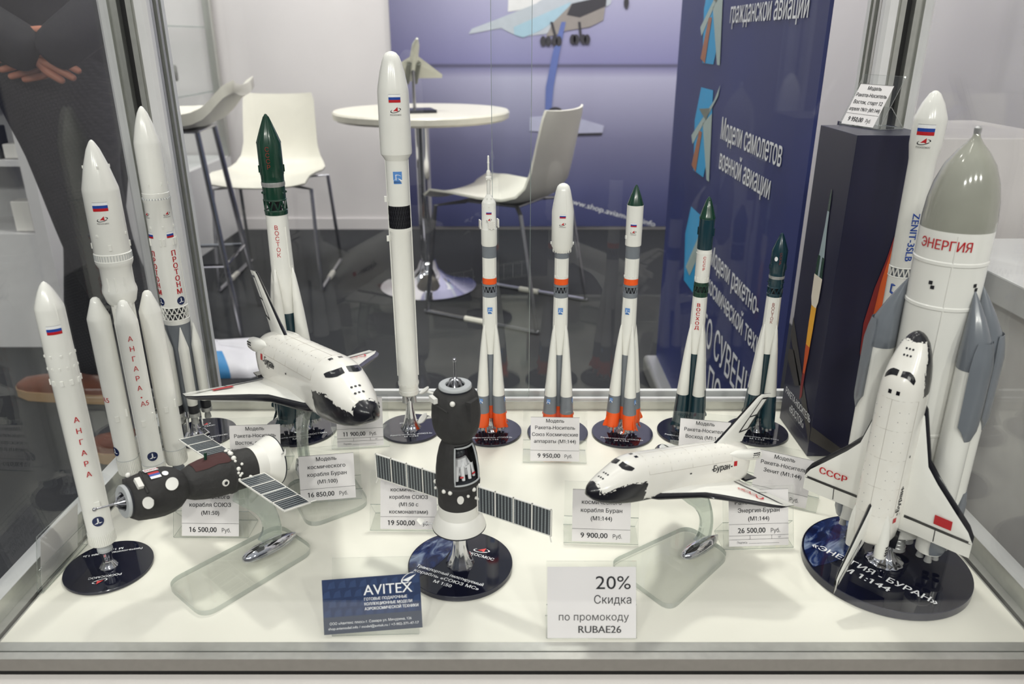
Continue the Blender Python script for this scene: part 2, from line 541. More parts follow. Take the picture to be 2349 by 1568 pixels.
# big printed wall panel with a delta-winged airliner on a stand
def poster_material():
    m = bpy.data.materials.new('printed_fabric_lilac_sky')
    m.use_nodes = True
    t = m.node_tree; b = t.nodes['Principled BSDF']
    b.inputs['Roughness'].default_value = 0.6
    tx = t.nodes.new('ShaderNodeTexCoord'); sp = t.nodes.new('ShaderNodeSeparateXYZ')
    t.links.new(tx.outputs['Object'], sp.inputs[0])
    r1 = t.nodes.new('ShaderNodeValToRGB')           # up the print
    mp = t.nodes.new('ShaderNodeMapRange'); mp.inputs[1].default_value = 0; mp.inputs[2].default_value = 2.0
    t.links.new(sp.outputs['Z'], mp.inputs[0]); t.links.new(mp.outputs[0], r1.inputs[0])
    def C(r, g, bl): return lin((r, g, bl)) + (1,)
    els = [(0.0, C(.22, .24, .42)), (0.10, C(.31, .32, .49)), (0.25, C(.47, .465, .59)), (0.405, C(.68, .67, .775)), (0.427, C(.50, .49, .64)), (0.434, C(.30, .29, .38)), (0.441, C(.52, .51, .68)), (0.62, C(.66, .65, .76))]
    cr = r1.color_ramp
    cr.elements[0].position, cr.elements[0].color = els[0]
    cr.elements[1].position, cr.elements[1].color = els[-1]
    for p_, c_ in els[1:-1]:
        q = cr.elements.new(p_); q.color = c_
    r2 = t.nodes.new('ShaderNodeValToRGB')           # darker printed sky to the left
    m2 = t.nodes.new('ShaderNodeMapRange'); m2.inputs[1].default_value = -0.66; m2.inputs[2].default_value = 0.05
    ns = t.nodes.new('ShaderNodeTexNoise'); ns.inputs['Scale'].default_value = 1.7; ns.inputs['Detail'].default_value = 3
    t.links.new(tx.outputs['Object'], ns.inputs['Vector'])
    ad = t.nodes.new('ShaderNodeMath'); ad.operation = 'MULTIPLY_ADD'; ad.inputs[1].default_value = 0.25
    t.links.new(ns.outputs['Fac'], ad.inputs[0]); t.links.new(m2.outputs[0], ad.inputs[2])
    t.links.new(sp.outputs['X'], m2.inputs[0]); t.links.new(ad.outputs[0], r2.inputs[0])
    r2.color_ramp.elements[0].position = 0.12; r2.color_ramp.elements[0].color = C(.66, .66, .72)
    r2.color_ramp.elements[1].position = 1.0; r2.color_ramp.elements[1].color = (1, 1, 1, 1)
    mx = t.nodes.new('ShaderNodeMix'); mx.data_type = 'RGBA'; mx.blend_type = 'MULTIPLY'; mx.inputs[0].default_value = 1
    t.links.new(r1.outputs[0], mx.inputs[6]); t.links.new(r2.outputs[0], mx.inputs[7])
    t.links.new(mx.outputs[2], b.inputs['Base Color'])
    return m
PZ0 = 4.27
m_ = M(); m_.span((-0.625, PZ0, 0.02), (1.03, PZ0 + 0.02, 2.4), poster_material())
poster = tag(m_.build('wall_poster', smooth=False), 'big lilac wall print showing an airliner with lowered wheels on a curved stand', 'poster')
def PX(px, py, d=0.002):     # metres on the print from marks read off the photograph, at the print's own plane
    u = (px - 1174.5) / 1773; v = (py - 784) / 1773
    t = (PZ0 - d) / (0.9309 - v * 0.3654)
    return (u * t, PZ0 - d, 1 + t * (-0.3654 - v * 0.9309))
P_WING = mat('print_pale_wing', (0.70, 0.72, 0.76), 0.6)
P_BODY = mat('print_warm_grey_body', (0.56, 0.53, 0.52), 0.6)
P_DARK = mat('print_dark_grey', (0.20, 0.19, 0.22), 0.6)
P_CYAN = mat('print_pale_cyan', (0.62, 0.73, 0.80), 0.6)
P_BLUE = mat('print_steel_blue', (0.36, 0.42, 0.66), 0.6)
P_PALE = mat('print_pale_lilac', (0.68, 0.68, 0.78), 0.6)
m_ = M()
def pp(pts, m, d=0.002):
    m_.add([PX(x, y, d) for x, y in pts], [tuple(range(len(pts)))], m)
pp([(1165, 27), (1168, -60), (1330, -90), (1262, 0), (1200, 22)], mat('print_white_fuselage', (0.86, 0.85, 0.86), 0.6))
pp([(1075, 78), (1082, 66), (1140, 44), (1230, 8), (1300, -40), (1420, -60), (1400, 10), (1330, 45), (1250, 78), (1195, 84), (1172, 76), (1150, 64)], P_WING, 0.003)
pp([(1180, 80), (1178, 62), (1260, 26), (1310, 4), (1300, 30), (1240, 70), (1200, 86)], P_CYAN, 0.004)
pp([(1252, 84), (1268, 52), (1312, 8), (1392, -10), (1384, 46), (1352, 62), (1300, 70), (1275, 80)], P_BODY, 0.005)
pp([(1312, 8), (1300, 34), (1330, 40), (1390, 14), (1392, -10)], P_DARK, 0.006)
pp([(1288, 50), (1298, 50), (1282, 130), (1270, 200), (1264, 266), (1250, 266), (1252, 200), (1268, 120)], P_BLUE, 0.007)
pp([(1215, 268), (1298, 262), (1386, 288), (1382, 304), (1300, 306), (1215, 300)], P_PALE, 0.005)
pp([(1300, 306), (1382, 304), (1380, 309), (1300, 311)], P_DARK, 0.006)
for x in (1246, 1258, 1272, 1282, 1314, 1322, 1338, 1347):
    disc2(m_, x, 94 if x < 1300 else 90, 7, lambda a, b: PX(a, b, 0.009), P_DARK, 12, ry=12)
for x0, x1 in ((1262, 1280), (1326, 1336)):
    pp([(x0, 50), (x0 + 6, 50), (x1, 94), (x1 - 6, 94)], P_DARK, 0.008)
disc2(m_, 1437, 6, 6, lambda a, b: PX(a, b, 0.009), P_DARK, 12, ry=14)
arc2(m_, 1274, 262, 16, 14, 0.2, pi, 0.2, 0.2, lambda a, b: PX(a, 524 - b, 0.009), P_DARK)
m_.build('printed_airliner', poster, smooth=False)
m_ = M()
o_ = Vector(PX(1400, 492, 0.003))
write(m_, 'www.shop.aviamodel.info', lambda x, y: o_ + Vector((x, 0, y)), 0.030, INK_W, width=0.52, rot=-0.27)
m_.build('lettering', poster, smooth=False)

# roll-up banner beside the showcase
BX = 0.46
ban = thing('roll_up_banner', 'tall navy roll-up banner with white lettering and cyan tiles, behind the small rockets', 'banner', (BX, 1.75, 0))
m_ = M(); m_.span((0, -0.53, 0.05), (0.006, 0.53, 2.05), mat('banner_navy_print', (0.15, 0.19, 0.42), 0.5, var=0.15, scale=2.5)); m_.build('printed_sheet', ban, smooth=False)
m_ = M(); m_.span((-0.04, -0.54, 0.0), (0.09, 0.54, 0.06), ALU); m_.build('base', ban, bevel=0.012)
m_ = M(); m_.span((-0.006, -0.53, 2.04), (0.012, 0.53, 2.07), ALU); m_.build('top_bar', ban, bevel=0.003)
FB = lambda x, y: (-0.0012, -x, y)
def bl(s, yl, yr, z, h):
    m_ = M()
    write(m_, s, lambda x, y: FB(x, y), h, INK_W, -((yl + yr) / 2 - 1.75), z, width=abs(yl - yr), bold=0.004)
    m_.build('lettering', ban, smooth=False)
bl('гражданской авиации', 1.76, 1.30, 1.03, 0.042)
bl('Модели', 1.76, 1.58, 1.095, 0.042)
bl('Модели самолетов', 1.745, 1.338, 0.795, 0.046)
bl('военной авиации', 1.735, 1.378, 0.732, 0.044)
bl('Модели ракетно-', 1.735, 1.36, 0.515, 0.044)
bl('космической техники', 1.735, 1.25, 0.448, 0.044)
bl('ЭТО СУВЕНИРЫ', 1.80, 1.24, 0.325, 0.07)
bl('И ПОДАРКИ', 1.73, 1.26, 0.225, 0.07)
CY = mat('banner_cyan_tile', (0.15, 0.62, 0.84), 0.5); P_OR = mat('print_rust', (0.66, 0.42, 0.28), 0.5); P_GN = mat('print_pale_green_grey', (0.66, 0.72, 0.70), 0.5)
for zc, nm in ((1.045, 0), (0.79, 1), (0.50, 2)):
    m_ = M()
    def F2(x, y, d=0.0): return (-0.0012 - d, -x, y)
    Y0 = 1.75 - 1.92
    c0 = -(1.92 - 1.75)
    poly(m_, [(c0 - 0.09, zc + 0.02), (c0 - 0.05, zc + 0.10), (c0 + 0.07, zc + 0.10), (c0 + 0.09, zc - 0.02), (c0 + 0.05, zc - 0.10), (c0 - 0.06, zc - 0.10)], F2, CY)
    if nm < 2:
        poly(m_, [(c0 - 0.11, zc - 0.02), (c0 - 0.09, zc - 0.04), (c0 + 0.12, zc + 0.09), (c0 + 0.13, zc + 0.115), (c0 + 0.09, zc + 0.08)], lambda a, b: F2(a, b, 0.0006), P_GN)
        poly(m_, [(c0 + 0.0, zc + 0.02), (c0 + 0.08, zc + 0.05), (c0 + 0.11, zc - 0.10), (c0 + 0.085, zc - 0.10)], lambda a, b: F2(a, b, 0.0006), P_GN)
        poly(m_, [(c0 - 0.08, zc - 0.09), (c0 - 0.03, zc - 0.10), (c0 + 0.0, zc + 0.0), (c0 - 0.03, zc + 0.0)], lambda a, b: F2(a, b, 0.0009), P_OR)
        poly(m_, [(c0 - 0.05, zc + 0.05), (c0 + 0.03, zc + 0.03), (c0 + 0.06, zc + 0.06)], lambda a, b: F2(a, b, 0.0009), mat('print_khaki', (0.45, 0.47, 0.42), 0.5))
    else:
        poly(m_, [(c0 - 0.05, zc - 0.06), (c0 + 0.0, zc - 0.07), (c0 + 0.10, zc + 0.03), (c0 + 0.07, zc + 0.06)], lambda a, b: F2(a, b, 0.0006), P_GN)
    m_.build('picture_tile', ban, smooth=False)

# tall white carton and low white counter beyond the right-hand pane
m_ = M(); m_.span((0, 0, 0), (0.24, 0.26, 0.868), mat('white_carton', (0.82, 0.80, 0.80), 0.6, var=0.03, scale=15))
bx = m_.build('cardboard_box', smooth=False, bevel=0.002); bx.location = (0.565, 1.13, 0)
tag(bx, 'tall plain white carton beyond the right-hand glass, behind the grey rocket nose', 'box')
ct = thing('white_counter', 'low white counter standing along the right-hand glass pane', 'counter', (0.80, 0.62, 0))
m_ = M(); m_.span((-0.20, -0.40, 0), (0.20, 0.44, 0.70), mat('grey_white_board', (0.90, 0.885, 0.88), 0.5)); m_.build('carcass', ct, smooth=False)
m_ = M(); m_.span((-0.215, -0.42, 0.70), (0.215, 0.46, 0.735), POSTW); m_.build('counter_top', ct, smooth=False, bevel=0.002)

# ------------------------------------------------------------------ chairs, bar stool, table
SHELL = mat('cream_white_chair_shell', (0.88, 0.865, 0.82), 0.4, var=0.02)
def shell_chair(label, loc, rz, group='white shell chairs'):
    t = thing('shell_chair', label, 'chair', loc, rz, group)
    # profile of the one-piece shell, front lip to the top of the back; local front is -Y
    pr = [(-0.23, 0.435), (-0.205, 0.455), (-0.12, 0.455), (0.0, 0.445), (0.10, 0.443), (0.16, 0.46), (0.195, 0.50), (0.215, 0.56), (0.235, 0.65), (0.255, 0.74), (0.262, 0.77)]
    wd = [0.190, 0.205, 0.215, 0.215, 0.207, 0.193, 0.175, 0.163, 0.160, 0.156, 0.146]
    secs = []
    n = 12
    for (y, z), hw in zip(pr, wd):
        top = []; bot = []
        for i in range(n + 1):
            u = -1 + 2 * i / n
            k = pr.index((y, z))
            a = pr[max(k - 1, 0)]; b = pr[min(k + 1, len(pr) - 1)]
            d = Vector((0, b[0] - a[0], b[1] - a[1])).normalized()
            nn = Vector((0, -d.z, d.y))
            lift = 0.028 * abs(u) ** 2.5
            p = Vector((u * hw, y, z)) + nn * lift
            top.append(p + nn * 0.004); bot.append(p - nn * 0.004)
        secs.append(top + bot[::-1])
    m_ = M(); m_.loft(secs, SHELL)
    m_.build('seat_shell', t, angle=1.0)
    for sx_ in (-1, 1):
        m_ = M()
        x = sx_ * 0.20
        m_.tube([(sx_ * 0.10, -0.12, 0.43), (x, -0.19, 0.425), (x + sx_ * 0.015, -0.235, 0.02), (x + sx_ * 0.015, -0.235, 0.0085)], 0.008, STEEL, 8)
        m_.build('leg', t)
        m_ = M()
        m_.tube([(sx_ * 0.10, 0.10, 0.43), (x, 0.17, 0.425), (x + sx_ * 0.015, 0.245, 0.02), (x + sx_ * 0.015, 0.245, 0.0085)], 0.008, STEEL, 8)
        m_.build('leg', t)
        m_ = M()
        m_.tube([(x + sx_ * 0.015, -0.245, 0.0085), (x + sx_ * 0.015, 0.255, 0.0085)], 0.0085, STEEL, 8)
        m_.tube([(x + sx_ * 0.015, -0.06, 0.0085), (x + sx_ * 0.015, 0.03, 0.0085)], 0.0115, SHELL, 8)
        m_.build('floor_runner', t)
    m_ = M(); m_.span((-0.105, -0.13, 0.426), (0.105, 0.11, 0.437), STEEL); m_.build('seat_bracket', t, bevel=0.004)
    return t
shell_chair('white shell chair facing the showcase, behind the tall green-nosed rocket', (-1.03, 3.36, 0), radians(2))
shell_chair('white shell chair turned away to the round table, in front of the lilac wall print', (-0.02, 2.93, 0), math.atan2(-0.87, -0.49))
def bar_stool(label, loc, rz):
    t = thing('bar_stool', label, 'stool', loc, rz)
    pr = [(-0.20, 0.728), (-0.10, 0.732), (0.0, 0.732), (0.06, 0.734), (0.105, 0.742), (0.14, 0.757), (0.165, 0.778), (0.185, 0.800), (0.208, 0.822), (0.238, 0.838)]
    wd = [0.17, 0.20, 0.21, 0.212, 0.21, 0.205, 0.198, 0.19, 0.18, 0.16]
    secs = []
    for (y, z), hw in zip(pr, wd):
        ring = []
        for s_ in (1, -1):
            rr = []
            for i in range(11):
                u = -1 + 2 * i / 10
                rr.append((u * hw, y, z + 0.02 * abs(u) ** 2.5 + s_ * 0.018))
            ring += rr if s_ > 0 else rr[::-1]
        secs.append(ring)
    m_ = M(); m_.loft(secs, SHELL); m_.build('seat_shell', t, angle=1.0)
    for sx_ in (-1, 1):
        for sy_ in (-1, 1):
            m_ = M(); m_.tube([(sx_ * 0.11, sy_ * 0.09, 0.715), (sx_ * 0.17, sy_ * 0.16, 0.002)], 0.010, STEEL, 10); m_.build('leg', t)
    m_ = M(); m_.tube([(sx_ * 0.148, sy_ * 0.135, 0.26) for sx_, sy_ in ((-1, -1), (1, -1), (1, 1), (-1, 1))], 0.007, CHROME, 8, closed=True)
    m_.build('foot_ring', t)
    m_ = M(); m_.span((-0.12, -0.10, 0.706), (0.12, 0.10, 0.716), STEEL); m_.build('seat_bracket', t, bevel=0.004)
    return t
bar_stool('white low-backed bar stool at the far left, cut by the aluminium post', (-1.15, 2.75, 0), radians(-84))
tb = thing('round_table', 'round white table on a chrome trumpet foot, behind the tallest rocket', 'table', (-0.36, 3.2, 0))
m_ = M(); m_.lathe([(0.0, 0.70), (0.335, 0.70), (0.348, 0.708), (0.35, 0.728), (0.345, 0.735), (0, 0.735)], mat('cream_table_laminate', (0.88, 0.86, 0.81), 0.3), 64, cap=False); m_.build('tabletop', tb)
m_ = M(); m_.lathe([(0.03, 0.70), (0.03, 0.1)], CHROME, 28); m_.build('column', tb)
m_ = M(); m_.lathe([(0.205, 0.0), (0.205, 0.008), (0.15, 0.022), (0.08, 0.05), (0.045, 0.085), (0.034, 0.12)], CHROME, 48); m_.build('base', tb)
# model jet on the table
jt = thing('model_jet', 'small white delta-winged model jet on a slim stand on the round table', 'model aircraft', (-0.375, 3.10, 0.735), radians(-163))
JW = mat('off_white_model_paint', (0.80, 0.80, 0.75), 0.4)
m_ = M(); m_.span((-0.075, -0.06, 0), (0.095, 0.06, 0.012), mat('dark_slate_plate', (0.13, 0.14, 0.18), 0.2)); m_.build('base_plate', jt, smooth=False, bevel=0.002)
m_ = M(); m_.tube([(0, 0, 0.012), (0, 0, 0.16)], 0.0065, STEEL, 8); m_.build('stand_rod', jt)
m_ = M()
m_.T = Matrix.Translation((0, 0, 0.165)) @ Matrix.Rotation(radians(42), 4, 'X')
def ring(y, hw, hh, z0=0): return [(hw * cos(2 * pi * i / 12), y, z0 + hh * sin(2 * pi * i / 12)) for i in range(12)]
m_.loft([ring(-0.07, 0.012, 0.010), ring(-0.03, 0.017, 0.014), ring(0.06, 0.016, 0.014, 0.003), ring(0.11, 0.014, 0.014, 0.004), ring(0.15, 0.004, 0.004, -0.001)], JW)
m_.build('fuselage', jt)
for s_ in (-1, 1):
    m_ = M(); m_.T = Matrix.Translation((0, 0, 0.165)) @ Matrix.Rotation(radians(42), 4, 'X')
    m_.loft([[(s_ * 0.012, 0.06, 0.0), (s_ * 0.012, -0.06, 0.002), (s_ * 0.012, -0.06, -0.004), (s_ * 0.012, 0.02, -0.006)], [(s_ * 0.12, -0.045, 0.0), (s_ * 0.12, -0.062, 0.001), (s_ * 0.12, -0.062, -0.002), (s_ * 0.12, -0.05, -0.002)]], JW)
    m_.build('wing', jt, smooth=False)
    m_ = M(); m_.T = Matrix.Translation((0, 0, 0.165)) @ Matrix.Rotation(radians(42), 4, 'X')
    m_.loft([[(s_ * 0.02 - 0.002, -0.02, 0.008), (s_ * 0.02 - 0.002, -0.065, 0.008), (s_ * 0.02 + 0.002, -0.065, 0.008), (s_ * 0.02 + 0.002, -0.02, 0.008)], [(s_ * 0.028 - 0.001, -0.06, 0.062), (s_ * 0.028 - 0.001, -0.078, 0.062), (s_ * 0.028 + 0.001, -0.078, 0.062), (s_ * 0.028 + 0.001, -0.06, 0.062)]], JW)
    m_.build('tail_fin', jt, smooth=False)
for s_ in (-1, 1):
    m_ = M(); m_.T = Matrix.Translation((0, 0, 0.165)) @ Matrix.Rotation(radians(42), 4, 'X')
    m_.loft([[(s_ * 0.016 + 0.010 * cos(a), -0.075, -0.010 + 0.010 * sin(a)) for a in [2 * pi * i / 10 for i in range(10)]], [(s_ * 0.018 + 0.009 * cos(a), 0.03, -0.010 + 0.008 * sin(a)) for a in [2 * pi * i / 10 for i in range(10)]]], mat('model_dark_intake', (0.35, 0.36, 0.32), 0.5))
    m_.build('engine', jt)

# glazed cabinet against the left wall of the stand, with models on its shelves
cb = thing('glazed_cabinet', 'glass-fronted showcase with shelves at the far left, behind the bar stool', 'showcase', (-1.78, 3.9, 0))
m_ = M(); m_.span((-0.28, -0.38, 0), (0.25, 0.38, 0.41), POSTW); m_.build('plinth', cb, smooth=False)
for x, y in ((0.235, 0.365), (0.235, -0.365), (-0.265, 0.365), (-0.265, -0.365)):
    m_ = M(); m_.span((x - 0.02, y - 0.02, 0.41), (x + 0.02, y + 0.02, 1.9), ALU); m_.build('post', cb, smooth=False, bevel=0.004)
for z in (0.74, 1.05):
    m_ = M(); m_.span((-0.24, -0.34, z), (0.215, 0.34, z + 0.006), GLASS); m_.build('glass_shelf', cb, smooth=False)
    m_ = M(); m_.span((0.2155, -0.34, z), (0.2165, 0.34, z + 0.006), GEDGE); m_.build('shelf_edge', cb, smooth=False)
m_ = M(); m_.span((0.232, -0.345, 0.42), (0.237, 0.345, 1.88), GLASS); m_.build('glass_pane', cb, smooth=False)
g1 = thing('model_engine', 'grey cylindrical model on the middle shelf of the far left cabinet', 'model', (-1.70, 3.80, 0.748), radians(20))
m_ = M(); m_.T = Matrix.Translation((0, 0, 0.10)) @ Matrix.Rotation(radians(90), 4, 'Y')
m_.lathe([(0.0, -0.13), (0.03, -0.125), (0.042, -0.09), (0.042, -0.03, WHITE2), (0.036, 0.0), (0.036, 0.13), (0.03, 0.135), (0, 0.135)], mat('model_grey_paint', (0.40, 0.40, 0.38), 0.5), 20); m_.build('body', g1)
m_ = M(); m_.tube([(-0.09, 0, 0), (-0.09, 0, 0.062)], 0.022, WHITE2, 10); m_.build('stand', g1)
g2 = thing('model_airliner', 'red and white model aircraft with a dark stand low in the far left cabinet', 'model aircraft', (-1.77, 3.74, 0.412), radians(-25))
m_ = M(); m_.T = Matrix.Translation((0, 0, 0.11)) @ Matrix.Rotation(radians(75), 4, 'Y')
m_.lathe([(0.0, -0.14), (0.018, -0.11), (0.024, -0.03), (0.022, 0.08, INK_R), (0.005, 0.15), (0, 0.15)], INK_R, 16); m_.build('fuselage', g2)
m_ = M(); m_.span((-0.03, -0.14, 0.105), (0.03, 0.14, 0.112), WHITE2); m_.build('wing', g2, smooth=False)
m_ = M(); m_.lathe([(0.05, 0.0), (0.05, 0.02), (0.012, 0.05), (0.01, 0.105)], BLACK, 16); m_.build('stand', g2)

# white shelving unit at the extreme left with boxes and small things
un = thing('white_display_unit', 'white shelving unit cut by the left edge of the photo, left of the standing person', 'shelving unit', (-1.95, 2.62, 0))
m_ = M(); m_.span((-0.45, -0.12, 0.0), (0.42, 0.2, 0.40), POSTW); m_.build('plinth', un, smooth=False)
m_ = M(); m_.span((-0.45, 0.16, 0.40), (0.42, 0.2, 1.5), mat('unit_back_board', (0.72, 0.72, 0.73), 0.5)); m_.build('back_panel', un, smooth=False)
m_ = M(); m_.span((0.38, -0.12, 0.40), (0.42, 0.16, 1.5), POSTW); m_.build('side_panel', un, smooth=False)
for z in (0.62, 0.86):
    m_ = M(); m_.span((-0.45, -0.12, z), (0.38, 0.16, z + 0.018), POSTW); m_.build('shelf', un, smooth=False)
items = [(-1.66, 0.878, (0.06, 0.05, 0.05), INK_B, 'small blue block on the top shelf at the extreme left'), (-1.68, 0.638, (0.07, 0.06, 0.10), DGREY, 'dark grey block on the lower shelf at the extreme left'), (-1.61, 0.638, (0.05, 0.05, 0.045), WHITE2, 'small cream block beside the dark block on the lower shelf'), (-1.745, 0.878, (0.055, 0.05, 0.045), WHITE2, 'small cream block left of the blue block on the top shelf'), (-1.62, 0.40, (0.06, 0.06, 0.10), WHITE2, 'cream block on the plinth of the white shelving unit')]
for x, z, s_, mm, lb in items:
    m_ = M(); m_.span((-s_[0] / 2, -s_[1] / 2, 0), (s_[0] / 2, s_[1] / 2, s_[2]), mm)
    o = m_.build('small_box', smooth=False, bevel=0.003); o.location = (x, 2.56, z + 0.002); tag(o, lb, 'box', 'small boxes on the white shelving unit')

# crumpled white bag on the floor
m_ = M()
BAG = mat('white_bag_plastic', (0.84, 0.83, 0.86), 0.45, bump=0.2, scale=8); BAGB = mat('bag_blue_print', (0.22, 0.52, 0.75), 0.45)
n = 26
random.seed(3)
rows = []
for k in range(9):
    u = k / 8
    rw = []
    for i in range(n):
        a = 2 * pi * i / n
        r = (0.17 * (1 - u ** 2.2) ** 0.5 if u < 1 else 0.0) + 0.012 * sin(5 * a + 3 * u) * (1 - u) + 0.006 * sin(11 * a)
        rw.append((r * 1.35 * cos(a), r * 0.8 * sin(a), 0.072 * u + 0.010 * sin(3 * a) * u))
    rows.append(rw)
m_.loft(rows, lambda k, i: BAGB if i == 20 and k < 7 else BAG)
bagr = m_.build('plastic_bag', angle=1.2); bagr.location = (-0.97, 2.36, 0)
tag(bagr, 'crumpled white bag with a blue stripe lying on the carpet behind the larger shuttle', 'bag')

# ------------------------------------------------------------------ the standing person (seen through the left-hand pane)
def skinned(name, chains, m, parent, sub=2, root=0):
    """chains: list of [(point, radius x, radius y)...]; a chain's first point may be an index of an earlier vertex"""
    vs = []; es = []; rs = []
    for ch in chains:
        prev = None
        for p in ch:
            if isinstance(p, int):
                prev = p; continue
            vs.append(p[0]); rs.append((p[1], p[2] if len(p) > 2 else p[1]))
            if prev is not None:
                es.append((prev, len(vs) - 1))
            prev = len(vs) - 1
    me = bpy.data.meshes.new(name)
    me.from_pydata(vs, es, [])
    me.materials.append(m)
    o = bpy.data.objects.new(name, me)
    COL.objects.link(o)
    if parent: o.parent = parent
    md = o.modifiers.new('skin', 'SKIN'); md.use_smooth_shade = True
    lay = me.skin_vertices[0] if len(me.skin_vertices) else None
    for i, r in enumerate(rs):
        lay.data[i].radius = r
        lay.data[i].use_root = (i == root)
    sb = o.modifiers.new('subdivision', 'SUBSURF'); sb.levels = sub; sb.render_levels = sub
    return o
pers = thing('person', 'person in dark checked trousers, dark top and brown shoes standing beyond the left pane', 'person', (-1.06, 1.93, 0))
def W(x, y, z): return (x + 1.06, y - 1.93, z)
SKIN = mat('skin', (0.72, 0.47, 0.38), 0.55, var=0.05)
def check_cloth():
    m = bpy.data.materials.new('dark_checked_wool'); m.use_nodes = True
    t = m.node_tree; b = t.nodes['Principled BSDF']; b.inputs['Roughness'].default_value = 0.9
    tx = t.nodes.new('ShaderNodeTexCoord'); mp = t.nodes.new('ShaderNodeMapping'); mp.inputs['Rotation'].default_value = (0.2, 0.3, 0.1)
    t.links.new(tx.outputs['Object'], mp.inputs[0])
    mxs = []
    for d_ in ('X', 'Z'):
        wv = t.nodes.new('ShaderNodeTexWave'); wv.bands_direction = d_; wv.inputs['Scale'].default_value = 42; wv.inputs['Distortion'].default_value = 0.4
        t.links.new(mp.outputs[0], wv.inputs[0]); mxs.append(wv)
    mm = t.nodes.new('ShaderNodeMath'); mm.operation = 'MULTIPLY'
    t.links.new(mxs[0].outputs['Fac'], mm.inputs[0]); t.links.new(mxs[1].outputs['Fac'], mm.inputs[1])
    r = t.nodes.new('ShaderNodeValToRGB')
    r.color_ramp.elements[0].color = lin((0.08, 0.08, 0.105)) + (1,); r.color_ramp.elements[1].color = lin((0.19, 0.185, 0.195)) + (1,)
    t.links.new(mm.outputs[0], r.inputs[0]); t.links.new(r.outputs[0], b.inputs['Base Color'])
    return m
CLOTH = check_cloth(); TOP = mat('near_black_knit', (0.075, 0.075, 0.10), 0.9, bump=0.3, scale=150)
skinned('trousers', [[(W(-1.05, 1.92, 1.10), 0.13, 0.16), (W(-1.05, 1.92, 1.00), 0.135, 0.165), (W(-1.05, 1.92, 0.88), 0.13, 0.165)],
                     [2, (W(-1.06, 2.00, 0.78), 0.105, 0.10), (W(-1.13, 2.05, 0.50), 0.078), (W(-1.20, 2.08, 0.28), 0.072), (W(-1.225, 2.09, 0.08), 0.078)],
                     [2, (W(-1.03, 1.84, 0.78), 0.105, 0.10), (W(-0.98, 1.80, 0.50), 0.078), (W(-0.87, 1.76, 0.28), 0.072), (W(-0.835, 1.75, 0.08), 0.078)]], CLOTH, pers)
skinned('dark_top', [[(W(-1.05, 1.92, 0.90), 0.16, 0.185), (W(-1.05, 1.92, 1.02), 0.155, 0.185), (W(-1.05, 1.92, 1.15), 0.15, 0.185), (W(-1.04, 1.92, 1.33), 0.145, 0.19), (W(-1.04, 1.92, 1.44), 0.10, 0.14), (W(-1.05, 1.92, 1.52), 0.06)],
                     [3, (W(-1.22, 1.86, 1.38), 0.07), (W(-1.27, 1.74, 1.13), 0.058), (W(-0.985, 1.66, 0.985), 0.050), (W(-0.950, 1.662, 0.962), 0.046)],
                     [3, (W(-0.85, 1.93, 1.38), 0.07), (W(-0.77, 1.82, 1.13), 0.058), (W(-0.915, 1.67, 0.985), 0.050), (W(-0.945, 1.675, 0.962), 0.046)]], TOP, pers)
# head, neck and hands: one continuous body inside the clothes
hand = []
def hand_chain(wrist, d, side):
    d = Vector(d).normalized(); w0 = Vector(wrist)
    sd = Vector(side).normalized()
    palm = w0 + d * 0.05
    ch = []
    for k, (off, L) in enumerate(((-0.028, 0.075), (-0.009, 0.085), (0.010, 0.08), (0.027, 0.062))):
        b0 = palm + sd * off + d * 0.035
        ch.append([(b0[:], 0.0095), ((b0 + d * L * 0.5 + Vector((-0.006, 0, 0)))[:], 0.0085), ((b0 + d * L + Vector((-0.022, 0, 0.006)))[:], 0.007)])
    th = w0 + d * 0.03 - sd * 0.032
    ch.append([(th[:], 0.0105), ((th - sd * 0.02 + d * 0.03)[:], 0.0095), ((th - sd * 0.022 + d * 0.058)[:], 0.008)])
    return ch
body = [[(W(-1.05, 1.92, 1.20), 0.09, 0.12), (W(-1.04, 1.92, 1.42), 0.08, 0.12), (W(-1.05, 1.92, 1.50), 0.052), (W(-1.06, 1.91, 1.56), 0.052), (W(-1.065, 1.895, 1.63), 0.072, 0.085), (W(-1.06, 1.90, 1.70), 0.078, 0.095), (W(-1.06, 1.91, 1.765), 0.06, 0.07)],
        [1, (W(-1.21, 1.86, 1.36), 0.04), (W(-1.26, 1.75, 1.13), 0.036), (W(-1.02, 1.67, 1.005), 0.028, 0.022), (W(-0.985, 1.675, 0.98), 0.034, 0.018)],
        [1, (W(-0.86, 1.93, 1.36), 0.04), (W(-0.78, 1.82, 1.13), 0.036), (W(-0.88, 1.685, 1.005), 0.028, 0.022), (W(-0.915, 1.69, 0.975), 0.034, 0.018)]]
nb = sum(len([p for p in c if not isinstance(p, int)]) for c in body)
i_l = 7 + 3; i_r = 7 + 4 + 3
for wr, dd, sd_, idx in ((W(-1.015, 1.672, 1.0), (0.8, 0.02, -0.42), (-0.5, 0.1, -0.8), i_l), (W(-0.885, 1.688, 1.0), (-0.85, 0.06, -0.42), (0.6, 0.1, -0.8), i_r)):
    for ch in hand_chain(wr, dd, sd_):
        body.append([idx] + ch)
skinned('body', body, SKIN, pers, sub=2)
hd = Vector(W(-1.063, 1.90, 1.66)); fw = Vector((-0.3, -0.95, 0)).normalized(); sdv = Vector((-fw.y, fw.x, 0))
def HP(f, s_, z): return hd + fw * f + sdv * s_ + Vector((0, 0, z))
